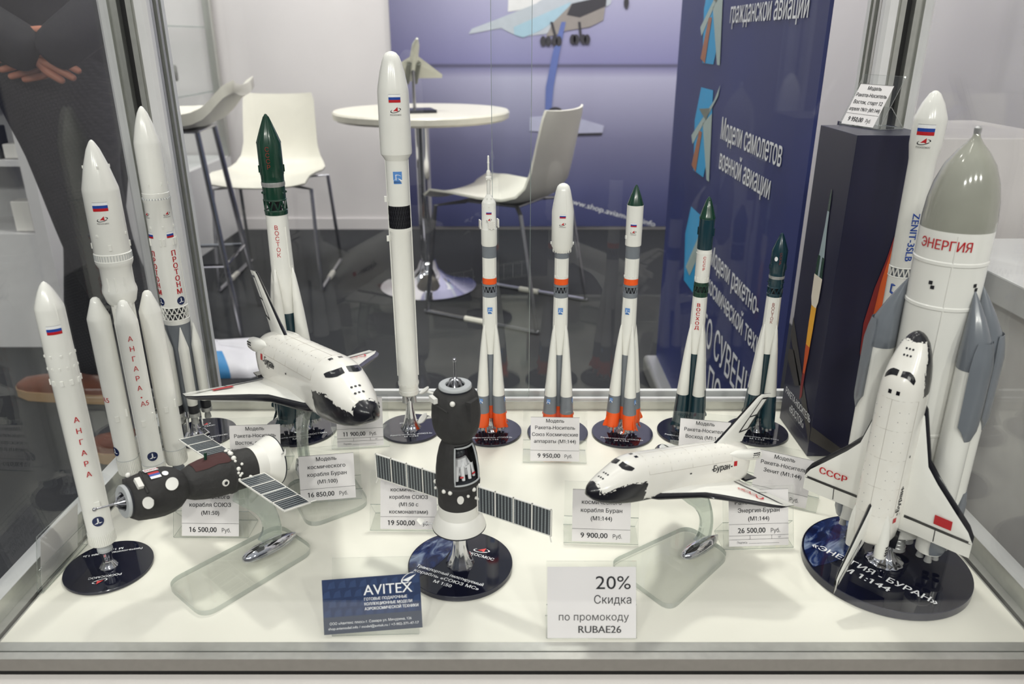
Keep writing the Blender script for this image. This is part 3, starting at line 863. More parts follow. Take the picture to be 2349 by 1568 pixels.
for s_ in (-1, 1):
    m_ = M(); m_.ball(HP(0.088, s_ * 0.032, 0.022), 0.012, INK_W, 10, 6); m_.ball(HP(0.097, s_ * 0.032, 0.022), 0.006, INK_K, 8, 5); m_.build('eye', pers)
    m_ = M(); m_.ball(HP(-0.005, s_ * 0.084, 0.005), 0.03, SKIN, 10, 6, (0.5, 0.5, 1)); m_.build('ear', pers)
m_ = M(); m_.loft([[HP(0.090, -0.010, 0.02), HP(0.090, 0.010, 0.02), HP(0.098, 0, 0.025)], [HP(0.094, -0.017, -0.022), HP(0.094, 0.017, -0.022), HP(0.118, 0, -0.016)]], SKIN); m_.build('nose', pers)
m_ = M(); m_.ball(HP(0.083, 0, -0.050), 0.022, INK_DR, 10, 6, (1, 0.5, 0.25)); m_.build('mouth', pers)
m_ = M(); m_.ball(W(-1.05, 1.93, 1.725), 0.10, mat('dark_hair', (0.13, 0.10, 0.08), 0.8, bump=0.6, scale=200), 20, 12, (0.9, 0.98, 0.85)); m_.build('hair', pers)
LEA = mat('brown_leather', (0.43, 0.25, 0.18), 0.35, var=0.2, scale=30); SOLE = mat('tan_rubber_sole', (0.66, 0.54, 0.40), 0.7)
def shoe(toe, heel):
    t = Vector(toe); h = Vector(heel); d = (t - h); L = d.length; d.normalize(); s_ = Vector((-d.y, d.x, 0))
    m_ = M(); secs = []; sol = []
    for u, hw, zt, in ((0.0, 0.022, 0.06), (0.04, 0.034, 0.09), (0.16, 0.038, 0.115), (0.30, 0.038, 0.115), (0.42, 0.040, 0.095), (0.60, 0.046, 0.070), (0.80, 0.047, 0.058), (0.93, 0.036, 0.050), (1.0, 0.015, 0.035)):
        c = h + d * (L * u)
        up = [c + s_ * (hw * cos(a) * (1 if sin(a) >= -0.01 else 1)) + Vector((0, 0, 0.026 + (zt - 0.026) * max(0, sin(a)) ** 0.8)) for a in [pi * i / 10 for i in range(11)]]
        secs.append(up)
        so = [c + s_ * hw * 1.08 * q + Vector((0, 0, z)) for q, z in ((1, 0.028), (-1, 0.028), (-1, 0.0 + 0.008 * max(0, u - 0.8) * 5), (1, 0.0 + 0.008 * max(0, u - 0.8) * 5))]
        sol.append(so)
    m_.loft(secs, LEA)
    o = m_.build('shoe', pers, angle=1.2)
    m2 = M(); m2.loft(sol, SOLE); m2.build('sole', o, angle=1.2)
shoe(W(-1.49, 2.13, 0), W(-1.175, 2.08, 0))
shoe(W(-1.09, 1.757, 0), W(-0.785, 1.742, 0))

# ================================================================== the showcase
PZ = 0.4803
case = thing('glass_showcase', 'glass showcase with aluminium posts and a cream shelf carrying all the models', 'showcase', (0.005, 0.80, 0))
def cs(lo, hi): return (lo[0] - 0.005, lo[1] - 0.80, lo[2]), (hi[0] - 0.005, hi[1] - 0.80, hi[2])
def part(name, spans, bevel=0.0, label=None):
    m_ = M()
    for lo, hi, mm in spans:
        a, b = cs(lo, hi); m_.span(a, b, mm)
    return m_.build(name, case, smooth=False, bevel=bevel, label=label)
part('base_panel', [((-0.474, 0.5635, 0.462), (0.484, 1.044, 0.48), CREAM)])
part('lower_cabinet', [((-0.515, 0.585, 0.0), (0.525, 1.08, 0.455), POSTW)])
part('front_ledge', [((-0.56, 0.455, 0.435), (0.57, 0.5476, 0.459), WHITE2), ((-0.56, 0.46, 0.0), (0.57, 0.475, 0.435), POSTW)], 0.001)
# front rail with its glass groove
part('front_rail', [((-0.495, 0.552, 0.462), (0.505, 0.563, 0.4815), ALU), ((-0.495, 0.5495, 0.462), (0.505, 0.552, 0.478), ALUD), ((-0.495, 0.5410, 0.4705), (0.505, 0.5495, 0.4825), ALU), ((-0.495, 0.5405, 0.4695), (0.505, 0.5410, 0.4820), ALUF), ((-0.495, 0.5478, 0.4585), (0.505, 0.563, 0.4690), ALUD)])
# side rails: white outer strip, grey channel, black seal
for s_ in (-1, 1):
    x0 = 0.005
    def sp(a, b, y0, y1, z0, z1, mm):
        xa, xb = sorted((x0 + s_ * a, x0 + s_ * b)); return ((xa, y0, z0), (xb, y1, z1), mm)
    part('side_rail', [sp(0.493, 0.512, 0.56, 1.06, 0.455, 0.502, POSTW), sp(0.4835, 0.4925, 0.56, 1.05, 0.462, 0.482, ALU), sp(0.4925, 0.493, 0.56, 1.05, 0.482, 0.5018, ALU), sp(0.481, 0.4835, 0.5635, 1.045, 0.462, 0.4775, ALUD), sp(0.4790, 0.481, 0.5635, 1.045, 0.462, 0.4798, ALU)])
part('back_rail', [((-0.46, 1.0445, 0.462), (0.47, 1.050, 0.494), ALU), ((-0.46, 1.050, 0.462), (0.47, 1.056, 0.497), POSTW), ((-0.46, 1.056, 0.462), (0.47, 1.066, 0.490), ALUD), ((-0.46, 1.066, 0.462), (0.47, 1.074, 0.502), POSTW)])
TOPZ = 1.5
def post(cx, cy, w, ang=0.0, name='post', inner=(0, -1)):
    """square extrusion with slots in its faces"""
    m_ = M()
    a = w / 2; s_ = w * 0.09; d = w * 0.12
    pts = []
    for k in range(4):
        R = Matrix.Rotation(k * pi / 2, 2)
        for p in ((-a * 0.86, -a), (-s_ * 3.0, -a), (-s_ * 3.0, -a + d * .6), (-s_ * 2.2, -a + d * .6), (-s_ * 2.2, -a + d * .2), (-s_, -a + d * .2), (-s_, -a + d * 1.6), (s_, -a + d * 1.6), (s_, -a + d * .2), (s_ * 2.2, -a + d * .2), (s_ * 2.2, -a + d * .6), (s_ * 3.0, -a + d * .6), (s_ * 3.0, -a), (a * 0.86, -a)):
            q = R @ Vector(p); pts.append((q.x, q.y))
    z0 = 0.455
    R = Matrix.Rotation(ang, 2)
    F = lambda p: (cx - 0.005 + (R @ Vector(p[:2])).x, cy - 0.80 + (R @ Vector(p[:2])).y, p[2])
    n = len(pts)
    vs = [F((x, y, z0)) for x, y in pts] + [F((x, y, TOPZ)) for x, y in pts]
    m_.add(vs, [tuple(reversed(range(n))), tuple(range(n, 2 * n))], ALU)
    for i in range(n):
        k = i % 14
        m_.add([vs[i], vs[(i + 1) % n], vs[n + (i + 1) % n], vs[n + i]], [(0, 1, 2, 3)], ALUD if k in (6,) else (POSTW if k in (0, 12, 13) else ALU))
    return m_.build(name, case, smooth=False)
post(-0.487, 1.078, 0.062)
post(0.497, 1.078, 0.062)
post(-0.525, 0.572, 0.045)
post(0.535, 0.572, 0.045)
part('top_frame', [((-0.50, 1.05, TOPZ), (0.51, 1.10, TOPZ + 0.04), ALU), ((-0.50, 0.53, TOPZ), (0.51, 0.575, TOPZ + 0.04), ALU), ((-0.55, 0.53, TOPZ), (-0.50, 1.10, TOPZ + 0.04), ALU), ((0.51, 0.53, TOPZ), (0.56, 1.10, TOPZ + 0.04), ALU)])
G0 = 0.478
part('front_pane', [((-0.495, 0.5500, 0.4785), (0.505, 0.5515, TOPZ), GLASS)])
part('side_pane', [((-0.4895, 0.575, 0.482), (-0.4865, 1.045, TOPZ), GLASS)])
part('side_pane', [((0.4965, 0.575, 0.482), (0.4995, 1.045, TOPZ), GLASS)])
part('sliding_pane', [((-0.455, 1.0575, 0.49), (0.0250, 1.0605, TOPZ), GLASS), ((0.0251, 1.0575, 0.49), (0.0258, 1.0605, TOPZ), GEDGE)])
part('sliding_pane', [((-0.0266, 1.0625, 0.49), (0.465, 1.0655, TOPZ), GLASS), ((-0.0274, 1.0625, 0.49), (-0.0267, 1.0655, TOPZ), GEDGE)])

# ================================================================== display rockets
def rocket(name, label, x, y, disc_r, group=None, extra=0.0, cat='rocket model'):
    t = thing(name, label, cat, (x, y, PZ), -math.atan2(x, y) + extra, group)
    return t
def foot(t, r, top, r_top, r_bot, lines=(), logo=True, rot=0.0, thick=0.0035, earth=False, h0=None, logo_at=0.45, txt_at=-0.55, txt_h=0.0034, wmax=1.35, offs=(0, 0)):
    """round gloss plate with print, chrome trumpet pedestal up to height top"""
    m_ = M()
    m_.lathe([(r * 0.99, 0, NAVYEDGE), (r, 0.0005, NAVYEDGE), (r, thick - 0.0005, NAVYEDGE), (r * 0.992, thick, NAVY), (0, thick)], NAVY, 72, c=(offs[0], offs[1], 0))
    b = m_.build('display_base', t, angle=0.5)
    R = Matrix.Rotation(rot, 2)
    def F(x, y):
        q = R @ Vector((x, y)); return (q.x + offs[0], q.y + offs[1], thick + 0.00025)
    def G(x, y):
        q = R @ Vector((x, y)); return (q.x + offs[0], q.y + offs[1], thick + 0.0005)
    m2 = M()
    if earth:
        vs = []; fs = []
        n = 20
        for i in range(n + 1):
            a = radians(108) + radians(150) * i / n
            px, py = r * 0.975 * cos(a), r * 0.975 * sin(a)
            qx = -r * 0.33 - r * 0.30 * ((py / r - 0.05) ** 2)
            qx = max(qx, px)
            vs += [F(px, py), F(qx, py)]
        fs = [(2 * i, 2 * i + 1, 2 * i + 3, 2 * i + 2) for i in range(n)]
        m3 = M(); m3.add(vs, fs, EARTH); m3.build('planet_print', b, smooth=False)
        m3 = M()
        rim = [vs[2 * i + 1] for i in range(n + 1)]
    if logo:
        swoosh(m2, G, r * 0.26, 0.0 + (0.22 * r if earth else 0.08 * r), r * (logo_at + 0.17), INK_W, red=mat('coral_red_ink', (0.86, 0.27, 0.27), 0.4))
        write(m2, 'РОСКОСМОС', G, r * 0.075, INK_W, 0.2 * r if earth else 0, r * logo_at - 0.02 * r, width=r * 0.72, bold=0.02)
        m2.build('agency_emblem', b, smooth=False); m2 = M()
    yy = txt_at * r
    for s_ in lines:
        wd = glyphs(s_)[2] * txt_h / 0.72
        write(m2, s_, G, txt_h, INK_W, 0, yy, width=min(wd * 1.25, wmax * r), bold=0.02)
        yy -= txt_h * 1.75
    if m2.v:
        m2.build('lettering', b, smooth=False)
    m_ = M()
    h0 = h0 or thick
    H = top - h0
    m_.lathe([(r_bot, 0.0), (r_bot * 0.98, H * 0.02), (r_bot * 0.82, H * 0.09), (r_bot * 0.62, H * 0.22), (r_bot * 0.5, H * 0.38), (r_top * 1.15, H * 0.68), (r_top, H), (0, H)], CHROME, 48, c=(0, 0, h0), flute=12, fl=0.035)
    m_.build('pedestal', t, angle=1.0)
    return b
def earth_material():
    m = bpy.data.materials.new('printed_blue_planet'); m.use_nodes = True
    t = m.node_tree; b = t.nodes['Principled BSDF']; b.inputs['Roughness'].default_value = 0.06; b.inputs['Coat Weight'].default_value = 0.4
    tx = t.nodes.new('ShaderNodeTexCoord'); n = t.nodes.new('ShaderNodeTexNoise'); n.inputs['Scale'].default_value = 38; n.inputs['Detail'].default_value = 7; n.inputs['Distortion'].default_value = 1.2
    mp = t.nodes.new('ShaderNodeMapping'); mp.inputs['Scale'].default_value = (1.6, 0.7, 1)
    t.links.new(tx.outputs['Object'], mp.inputs[0]); t.links.new(mp.outputs[0], n.inputs['Vector'])
    r = t.nodes.new('ShaderNodeValToRGB')
    r.color_ramp.elements[0].position = 0.40; r.color_ramp.elements[0].color = lin((0.05, 0.08, 0.22)) + (1,)
    r.color_ramp.elements[1].position = 0.72; r.color_ramp.elements[1].color = lin((0.60, 0.66, 0.76)) + (1,)
    q = r.color_ramp.elements.new(0.53); q.color = lin((0.10, 0.17, 0.36)) + (1,)
    t.links.new(n.outputs['Fac'], r.inputs[0]); t.links.new(r.outputs[0], b.inputs['Base Color'])
    return m
EARTH = earth_material()
def truss(mb, z0, z1, r, n, m, br=0.0006, rings=True, diag=True, r1=None):
    r1 = r if r1 is None else r1
    P = lambda a, z, q: (q * cos(a), q * sin(a), z)
    for i in range(n):
        a = 2 * pi * i / n; b = 2 * pi * (i + 0.5) / n; c_ = 2 * pi * (i + 1) / n
        mb.tube([P(a, z0, r), P(b, z1, r1)], br, m, 5)
        mb.tube([P(b, z1, r1), P(c_, z0, r)], br, m, 5)
    if rings:
        for z, q in ((z0, r), (z1, r1)):
            mb.tube([P(2 * pi * i / 32, z, q) for i in range(32)], br * 1.15, m, 5, closed=True)
def ducts(mb, rf, angs, z0, z1, m, w=0.0012, k=6):
    """thin cable ducts running up the skin"""
    for a in angs:
        pts = []
        for i in range(k + 1):
            z = z0 + (z1 - z0) * i / k
            pts.append((rf(z) * sin(a), -rf(z) * cos(a), z))
        mb.tube(pts, w, m, 6)
def studs(mb, rf, angs, z, m, s=(0.002, 0.0016, 0.004)):
    for a in angs:
        r = rf(z)
        mb.box((r * sin(a), -r * cos(a), z), s, m, rz=a)
def ribs(mb, r, z0, z1, n, m, w=0.0005):
    for i in range(n):
        a = 2 * pi * i / n
        mb.box((r * cos(a), r * sin(a), (z0 + z1) / 2), (w * 1.6, w, z1 - z0), m, rz=a)
def nozzle(mb, c, r0, r1, h, m):
    mb.lathe([(r0, 0), (r0 * 1.05, -h * 0.2), (r1 * 0.8, -h * 0.6), (r1, -h), (r1 * 0.9, -h), (r0 * 0.7, -h * 0.25), (0, -h * 0.2)], m, 16, c=c, cap=False)

# ---------------- R-7 family, 1:144
def r7(t, low, skirt, white=WHITE, logo=True, gapcol=None, yaw=45, inter=None, sc=1.0):
    """central core, four strap-on boosters; low: colour of the lower parts, skirt: colour of the bottom skirt"""
    g = gapcol or low
    mk = M(); mk.T = Matrix.Scale(sc, 4)
    pr = [(0.0068, 0.026, skirt), (0.0073, 0.030, skirt), (0.0073, 0.046, g), (0.0073, 0.1225, white), (0.0079, 0.132, white), (0.0101, 0.162, white), (0.0100, 0.170, white), (0.0095, 0.2035, white)]
    mk.lathe(pr, white, 40)
    rf = radius(pr)
    ducts(mk, rf, [radians(40), radians(-40), radians(138), radians(-138)], 0.166, 0.203, white, 0.0006)
    mk.build('core_stage', t)
    first = None
    for k in range(4):
        a = radians(yaw + 90 * k)
        T = Matrix.Scale(sc, 4) @ Matrix.Rotation(a, 4, 'Z') @ Matrix.Translation((0, -0.0172, 0.018)) @ Matrix.Rotation(radians(-2.45), 4, 'X')
        if first is None:
            mb = M()
            bp = [(0.0088, 0.0, skirt), (0.0094, 0.004, skirt), (0.0093, 0.0215, low), (0.0082, 0.047, white), (0.0083, 0.0475, white), (0.0064, 0.080, white), (0.0047, 0.109, white), (0.0031, 0.128, white), (0.0017, 0.141, white), (0.0004, 0.1475, white), (0, 0.148)]
            mb.lathe(bp, white, 32)
            # attachment knuckle at the tip
            mb.box((0, 0.0005, 0.139), (0.0028, 0.0022, 0.004), white)
            mb.box((0, 0.0012, 0.1475), (0.0034, 0.0012, 0.004), white)
            b = mb.build('side_booster', t, angle=0.6)
            m2 = M()
            for q in range(4):
                an = radians(45 + 90 * q)
                nozzle(m2, (0.0045 * cos(an), 0.0045 * sin(an), 0.0), 0.0013, 0.0021, 0.0055, SILVER)
            for q in (-1, 1):
                nozzle(m2, (q * 0.0065, -0.0045, 0.0), 0.0006, 0.0010, 0.003, SILVER)
            n_ = m2.build('engine_nozzles', b)
            m2 = M()
            m2.loft([[(0.0005, -0.009, 0.016), (0.0005, -0.009, 0.0), (-0.0005, -0.009, 0.0), (-0.0005, -0.009, 0.016)], [(0.0003, -0.0145, 0.0035), (0.0003, -0.0145, 0.001), (-0.0003, -0.0145, 0.001), (-0.0003, -0.0145, 0.0035)]], skirt)
            for q in (-1, 1):
                m2.loft([[(q * 0.0086, -0.002, 0.006), (q * 0.0086, -0.0035, -0.004), (q * 0.0082, -0.003, -0.004), (q * 0.0082, -0.0015, 0.006)], [(q * 0.0125, -0.004, -0.0055), (q * 0.0125, -0.0045, -0.006), (q * 0.0122, -0.004, -0.006), (q * 0.0122, -0.0035, -0.0055)]], skirt)
            n2 = m2.build('fin', b, smooth=False)
            if logo:
                m2 = M()
                for q in (-1,):
                    progress(m2, wrapf(radius(bp), radians(28), 0.0405, 0.0003), 0.0050)
                n3 = m2.build('emblem', b, smooth=False)
            first = b; kids = [o for o in (n_, n2, n3 if logo else None) if o]
            b.matrix_local = T
        else:
            b = first.copy(); COL.objects.link(b); b.parent = t; b.matrix_local = T
            for o in kids:
                c = o.copy(); COL.objects.link(c); c.parent = b
    m2 = M(); m2.T = Matrix.Scale(sc, 4)
    for q in range(4):
        an = radians(90 * q)
        nozzle(m2, (0.0042 * cos(an), 0.0042 * sin(an), 0.026), 0.0012, 0.0020, 0.0055, SILVER)
    m2.build('engine_nozzles', t)
    # lattice between the stages
    ic = inter or low
    mi_ = M(); mi_.T = Matrix.Scale(sc, 4)
    mi_.lathe([(0.0096, 0.2036), (0.0096, 0.2095), (0.0085, 0.2097)], ic, 32)
    truss(mi_, 0.2095, 0.2185, 0.0092, 12, ic, 0.0005)
    mi_.lathe([(0.0096, 0.2183), (0.0096, 0.2212)], ic, 32)
    mi_.lathe([(0.0070, 0.2095), (0.0060, 0.2185)], INK_K, 20)
    mi_.build('interstage', t)
    return rf
def soyuz_upper(t, top):
    m_ = M()
    m_.lathe([(0.0093, 0.2213, ORANGE), (0.0093, 0.2293, WHITE), (0.0093, 0.2565, GREY), (0.0093, top, GREY), (0.008, top + 0.0002, GREY)], GREY, 40)
    ducts(m_, lambda z: 0.0092, [radians(38), radians(-38)], 0.230, 0.2562, WHITE, 0.0006)
    studs(m_, lambda z: 0.0093, [radians(a) for a in (-60, -30, 0, 30, 60)], 0.2325, WHITE, (0.0018, 0.0012, 0.0025))
    m_.build('third_stage', t)
def r7_marks(t, z=0.186):
    m_ = M(); rf = lambda q: 0.0101
    progress(m_, wrapf(rf, 0, z, 0.0002), 0.0066)
    m_.build('emblem', t, smooth=False)
def cap_marks(t, rf, z, w=0.0072, name='fairing_markings', sw=0.0065):
    m_ = M()
    flag(m_, wrapf(rf, 0, z, 0.0003), w, w * 0.58)
    swoosh(m_, wrapf(rf, 0, z - w * 1.35, 0.0003), sw, txt='РОСКОСМОС')
    m_.build(name, t, smooth=False)
SOY = 'soyuz family rockets with orange skirts'
TX2 = ('Ракета-носитель «СОЮЗ-2»', 'М 1:144')
# with the escape tower
t = rocket('rocket_model', 'white rocket with orange skirt and a thin needle-like escape tower on top', -0.0294, 0.973, 0.043, SOY)
foot(t, 0.0428, 0.030, 0.0026, 0.0085, TX2, logo_at=0.2)
r7(t, GREY, ORANGE); r7_marks(t)
soyuz_upper(t, 0.2715)
m_ = M()
fp = [(0.0096, 0.2718), (0.0103, 0.274), (0.0103, 0.2935), (0.0092, 0.2955), (0.0090, 0.3265), (0.0082, 0.3285), (0.0028, 0.3370), (0.0025, 0.3375)]
m_.lathe(fp, WHITE, 40)
studs(m_, radius(fp), [radians(a) for a in (-50, 0, 50)], 0.323, WHITE, (0.0016, 0.0012, 0.0018))
studs(m_, radius(fp), [radians(a) for a in (-20, 30)], 0.332, WHITE, (0.0012, 0.0012, 0.003))
m_.build('fairing', t)
cap_marks(t, lambda z: 0.0092, 0.3155, 0.0070, sw=0.0060)
for k in range(4):
    a = radians(15 + 90 * k)
    m_ = M(); m_.T = Matrix.Rotation(a, 4, 'Z') @ Matrix.Translation((0, -0.0112, 0.300))
    m_.prism([(-0.0042, 0.0055), (0.0042, 0.0055), (0.0042, -0.0055), (0.002, -0.0038), (0.0, -0.0062), (-0.002, -0.0038), (-0.0042, -0.005)], 0, 0.0012, WHITE2, F=lambda p: (p[0], -p[2], p[1]))
    for i in range(6):
        for j in range(6):
            if (i + j) % 2 == 0:
                m_.box((-0.0033 + i * 0.0013, -0.00125, -0.003 + j * 0.0014), (0.0006, 0.0002, 0.0006), SEAM)
    m_.build('grid_fin', t, smooth=False)
m_ = M()
m_.lathe([(0.0024, 0.3372), (0.0023, 0.3548), (0.0034, 0.3558), (0.0041, 0.3575), (0.0038, 0.3590), (0.0026, 0.3602), (0.0026, 0.3655), (0.0018, 0.3672), (0.0013, 0.3678), (0.0013, 0.3755), (0.0016, 0.3765), (0.0013, 0.3775), (0.0012, 0.3845), (0, 0.3855)], WHITE, 20)
for k in range(4):
    a = radians(45 + 90 * k)
    nozzle(m_, (0.0033 * cos(a), 0.0033 * sin(a), 0.3575), 0.0006, 0.0011, 0.002, WHITE)
m_.build('escape_tower', t)
# round fairing
t = rocket('rocket_model', 'white rocket with orange skirt and a round-nosed white fairing wider than its body', 0.0644, 0.9704, 0.043, SOY)
foot(t, 0.0428, 0.030, 0.0026, 0.0085, TX2, logo_at=0.2)
r7(t, GREY, ORANGE); r7_marks(t)
soyuz_upper(t, 0.2636)
m_ = M()
fp = [(0.0094, 0.2638), (0.0139, 0.2725), (0.0140, 0.3170), (0.0120, 0.3290), (0.0092, 0.3430), (0.0075, 0.3480), (0.0050, 0.3505), (0.0022, 0.3516), (0, 0.3518)]
m_.lathe(fp, WHITE, 48)
ribs(m_, 0.0117, 0.2640, 0.2722, 18, WHITE, 0.0004)
studs(m_, radius(fp), [radians(a) for a in (-88, 88, 180)], 0.2755, WHITE, (0.003, 0.002, 0.003))
ducts(m_, radius(fp), [0.35], 0.318, 0.343, WHITE, 0.0004)
m_.build('fairing', t)
cap_marks(t, lambda z: 0.0140, 0.3125, 0.0078, sw=0.0066)
# green cone
t = rocket('rocket_model', 'white rocket with orange skirt and a small dark green cone on top', 0.1555, 0.9691, 0.043, SOY, extra=radians(-14))
foot(t, 0.0428, 0.030, 0.0026, 0.0085, TX2, logo_at=0.2, rot=radians(14))
r7(t, GREY, ORANGE); r7_marks(t)
soyuz_upper(t, 0.2725)
m_ = M()
fp = [(0.0098, 0.2727), (0.0104, 0.2735), (0.0104, 0.2895), (0.0105, 0.2905), (0.0105, 0.3250)]
m_.lathe(fp, WHITE, 40)
studs(m_, radius(fp), [radians(-50)], 0.284, WHITE, (0.003, 0.002, 0.004))
m_.build('fairing', t)
m_ = M()
m_.lathe([(0.0104, 0.3250), (0.0103, 0.3258), (0.0068, 0.3360), (0.0026, 0.3470), (0.0008, 0.3500), (0, 0.3503)], GREEN, 40)
ribs(m_, 0.0062, 0.3275, 0.3345, 10, GREEN, 0.0003)
m_.build('nose_cone', t)
m_ = M()
F = wrapf(lambda z: 0.0105, radians(10), 0.3010, 0.0003)
flag(m_, F, 0.0078, 0.0046); swoosh(m_, wrapf(lambda z: 0.0105, radians(10), 0.2915, 0.0003), 0.0062, txt='РОСКОСМОС')
m_.build('fairing_markings', t, smooth=False)
# Voskhod
t = rocket('rocket_model', 'white rocket with red vertical lettering, dark green nose and skirt, second from the dark carton', 0.2487, 0.973, 0.043, 'green and white rockets', extra=radians(-4))
foot(t, 0.0428, 0.030, 0.0026, 0.0085, ('Ракета-носитель «ВОСХОД»', 'М 1:144'), logo_at=0.2)
r7(t, TEAL, TEAL, logo=False, inter=GREEN)
m_ = M()
m_.lathe([(0.0092, 0.2200), (0.0093, 0.2235, WHITE), (0.0096, 0.2245, WHITE), (0.0096, 0.2668, WHITE), (0.0090, 0.2670)], GREEN, 40)
studs(m_, lambda z: 0.0096, [radians(a) for a in (-60, -30, 0, 30, 60)], 0.2285, WHITE, (0.0016, 0.001, 0.004))
m_.tube([(0.0097 * cos(2 * pi * i / 32), 0.0097 * sin(2 * pi * i / 32), 0.262) for i in range(32)], 0.0003, WHITE, 5, closed=True)
m_.build('third_stage', t)
m_ = M()
fp = [(0.0094, 0.2671), (0.0096, 0.2680), (0.0097, 0.3060), (0.0102, 0.3068, GREEN), (0.0102, 0.3082, GREEN), (0.0094, 0.3100, GREEN), (0.0068, 0.3200, GREEN), (0.0030, 0.3310, GREEN), (0.0012, 0.3340, GREEN), (0, 0.3346)]
m_.lathe(fp, TEAL, 40)
for a in (-100, 80, 170): m_.box((0.0100 * sin(radians(a)), -0.0100 * cos(radians(a)), 0.290), (0.003, 0.0018, 0.010), TEAL, rz=radians(a))
m_.ball((0.0008, -0.0030, 0.3305), 0.0011, GREEN, 10, 6)
m_.build('fairing', t)
m_ = M()
stack(m_, 'СССР', lambda z: 0.0096, radians(12), 0.2590, 0.0036, 0.0050, INK_R, 0.03)
m_.build('lettering', t, smooth=False); m_ = M()
stack(m_, 'ВОСХОД', lambda z: 0.0101, 0.0, 0.1960, 0.0047, 0.0063, INK_R, 0.04, 1.15)
m_.build('lettering', t, smooth=False)
# Vostok, small
def vostok_upper(t, k, col, dy=0.0, ringm=SILVER):
    """payload shroud with a lattice bay, in units of the 1:144 model scaled by k"""
    m_ = M(); m_.T = Matrix.Translation((0, 0, dy)) @ Matrix.Scale(k, 4)
    m_.lathe([(0.0098, 0.2036), (0.0100, 0.2070), (0.0088, 0.2072)], col, 32)
    truss(m_, 0.2072, 0.2165, 0.0093, 9, col, 0.0008)
    m_.lathe([(0.0050, 0.2072), (0.0048, 0.2165)], INK_K, 14)
    m_.build('lattice_bay', t)
    m_ = M(); m_.T = Matrix.Translation((0, 0, dy)) @ Matrix.Scale(k, 4)
    fp = [(0.0090, 0.2163), (0.0096, 0.2168), (0.0096, 0.2280, ringm), (0.0098, 0.2285, ringm), (0.0098, 0.2320, col), (0.0096, 0.2325, col), (0.0097, 0.2375), (0.0101, 0.2385), (0.0101, 0.2645), (0.0060, 0.2760), (0.0018, 0.2865), (0.0009, 0.2880), (0, 0.2884)]
    m_.lathe(fp, col, 44)
    ribs(m_, 0.0098, 0.2287, 0.2318, 30, ringm, 0.0003)
    for a in (-95, -60, 45, 95, 150): m_.ball((0.0098 * sin(radians(a)), -0.0098 * cos(radians(a)), 0.2225), 0.0011, col, 8, 5)
    for a in (-90, 90): m_.box((0.0101 * sin(radians(a)), -0.0101 * cos(radians(a)), 0.2430), (0.0022, 0.0016, 0.006), col, rz=radians(a))
    for i in range(12):
        a = 2 * pi * i / 12
        m_.tube([(0.0101 * cos(a), 0.0101 * sin(a), 0.2645), (0.0061 * cos(a), 0.0061 * sin(a), 0.2757), (0.0020 * cos(a), 0.0020 * sin(a), 0.2862)], 0.0003, col, 4)
    m_.build('payload_shroud', t)
t = rocket('rocket_model', 'shortest white rocket with a dark teal shroud, standing left of the dark carton', 0.3464, 0.973, 0.043, 'green and white rockets', extra=radians(4))
foot(t, 0.0428, 0.030, 0.0026, 0.0085, ('Ракета-носитель «ВОСТОК»', 'М 1:144'), logo_at=0.2)
r7(t, TEAL, TEAL, logo=False)
for o in [c for c in t.children if c.name.startswith('interstage')]: bpy.data.objects.remove(o)
vostok_upper(t, 1.0, TEAL)
m_ = M()
stack(m_, 'ВОСТОК', lambda z: 0.0101, 0.0, 0.1965, 0.0042, 0.0049, INK_DR, 0.0)
m_.build('lettering', t, smooth=False); m_ = M()
stack(m_, 'СССР', lambda z: 0.0101, radians(8), 0.2640, 0.0032, 0.0042, INK_DR, 0.0)
disc2(m_, 0, 0, 0.0022, wrapf(lambda z: 0.0101, radians(-22), 0.2555, 0.0004), INK_W, ry=0.0030)
m_.build('lettering', t, smooth=False)
# Vostok, large 1:100
K = 1.455
t = rocket('rocket_model', 'large white rocket with a pointed dark green shroud, behind the larger shuttle', -0.3018, 0.9822, 0.052, 'green and white rockets')
foot(t, 0.052, 0.042, 0.0045, 0.0165, ('Ракета-носитель «ВОСТОК»', 'М 1:100'), logo_at=0.30, txt_h=0.0042)
r7(t, TEAL, TEAL, logo=False, sc=K, yaw=52)
for o in [c for c in t.children if c.name.startswith('interstage')]: bpy.data.objects.remove(o)
vostok_upper(t, K, GREEN, dy=0.0145)
m_ = M(); m_.lathe([(0.0140, 0.2955), (0.0137, 0.3115)], WHITE, 40); m_.build('upper_core', t)
m_ = M()
stack(m_, 'ВОСТОК', lambda z: 0.0141, radians(-10), 0.2985, 0.0056, 0.0072, INK_R, 0.0)
m_.build('lettering', t, smooth=False); m_ = M()
stack(m_, 'СССР', lambda z: 0.0147, radians(-12), 0.396, 0.0055, 0.0072, INK_DR, 0.0)
m_.build('lettering', t, smooth=False)

# ---------------- Soyuz-5
t = rocket('rocket_model', 'tallest all-white rocket with a black lattice band and a bulbous white fairing', -0.1442, 0.9822, 0.043)
foot(t, 0.0428, 0.052, 0.0042, 0.0145, ('Ракета-носитель «СОЮЗ-5»', 'М 1:144'), logo_at=0.30)
pr = [(0.0130, 0.0575), (0.0140, 0.0590), (0.0140, 0.0640), (0.0134, 0.0645), (0.0134, 0.0705), (0.0141, 0.0710), (0.0141, 0.0765), (0.0136, 0.0775), (0.0137, 0.1400), (0.0139, 0.2885), (0.0141, 0.2890), (0.0141, 0.2932), (0.0136, 0.2935)]
m_ = M(); m_.lathe(pr, WHITE, 48)
ducts(m_, radius(pr), [radians(88), radians(-92)], 0.085, 0.385, WHITE, 0.0013)
for z in (0.2790, 0.3300): m_.box((-0.0165, 0, z), (0.003, 0.003, 0.007), WHITE, rz=0)
studs(m_, lambda z: 0.0138, [radians(20 * i) for i in range(18)], 0.0740, WHITE, (0.002, 0.0012, 0.003))
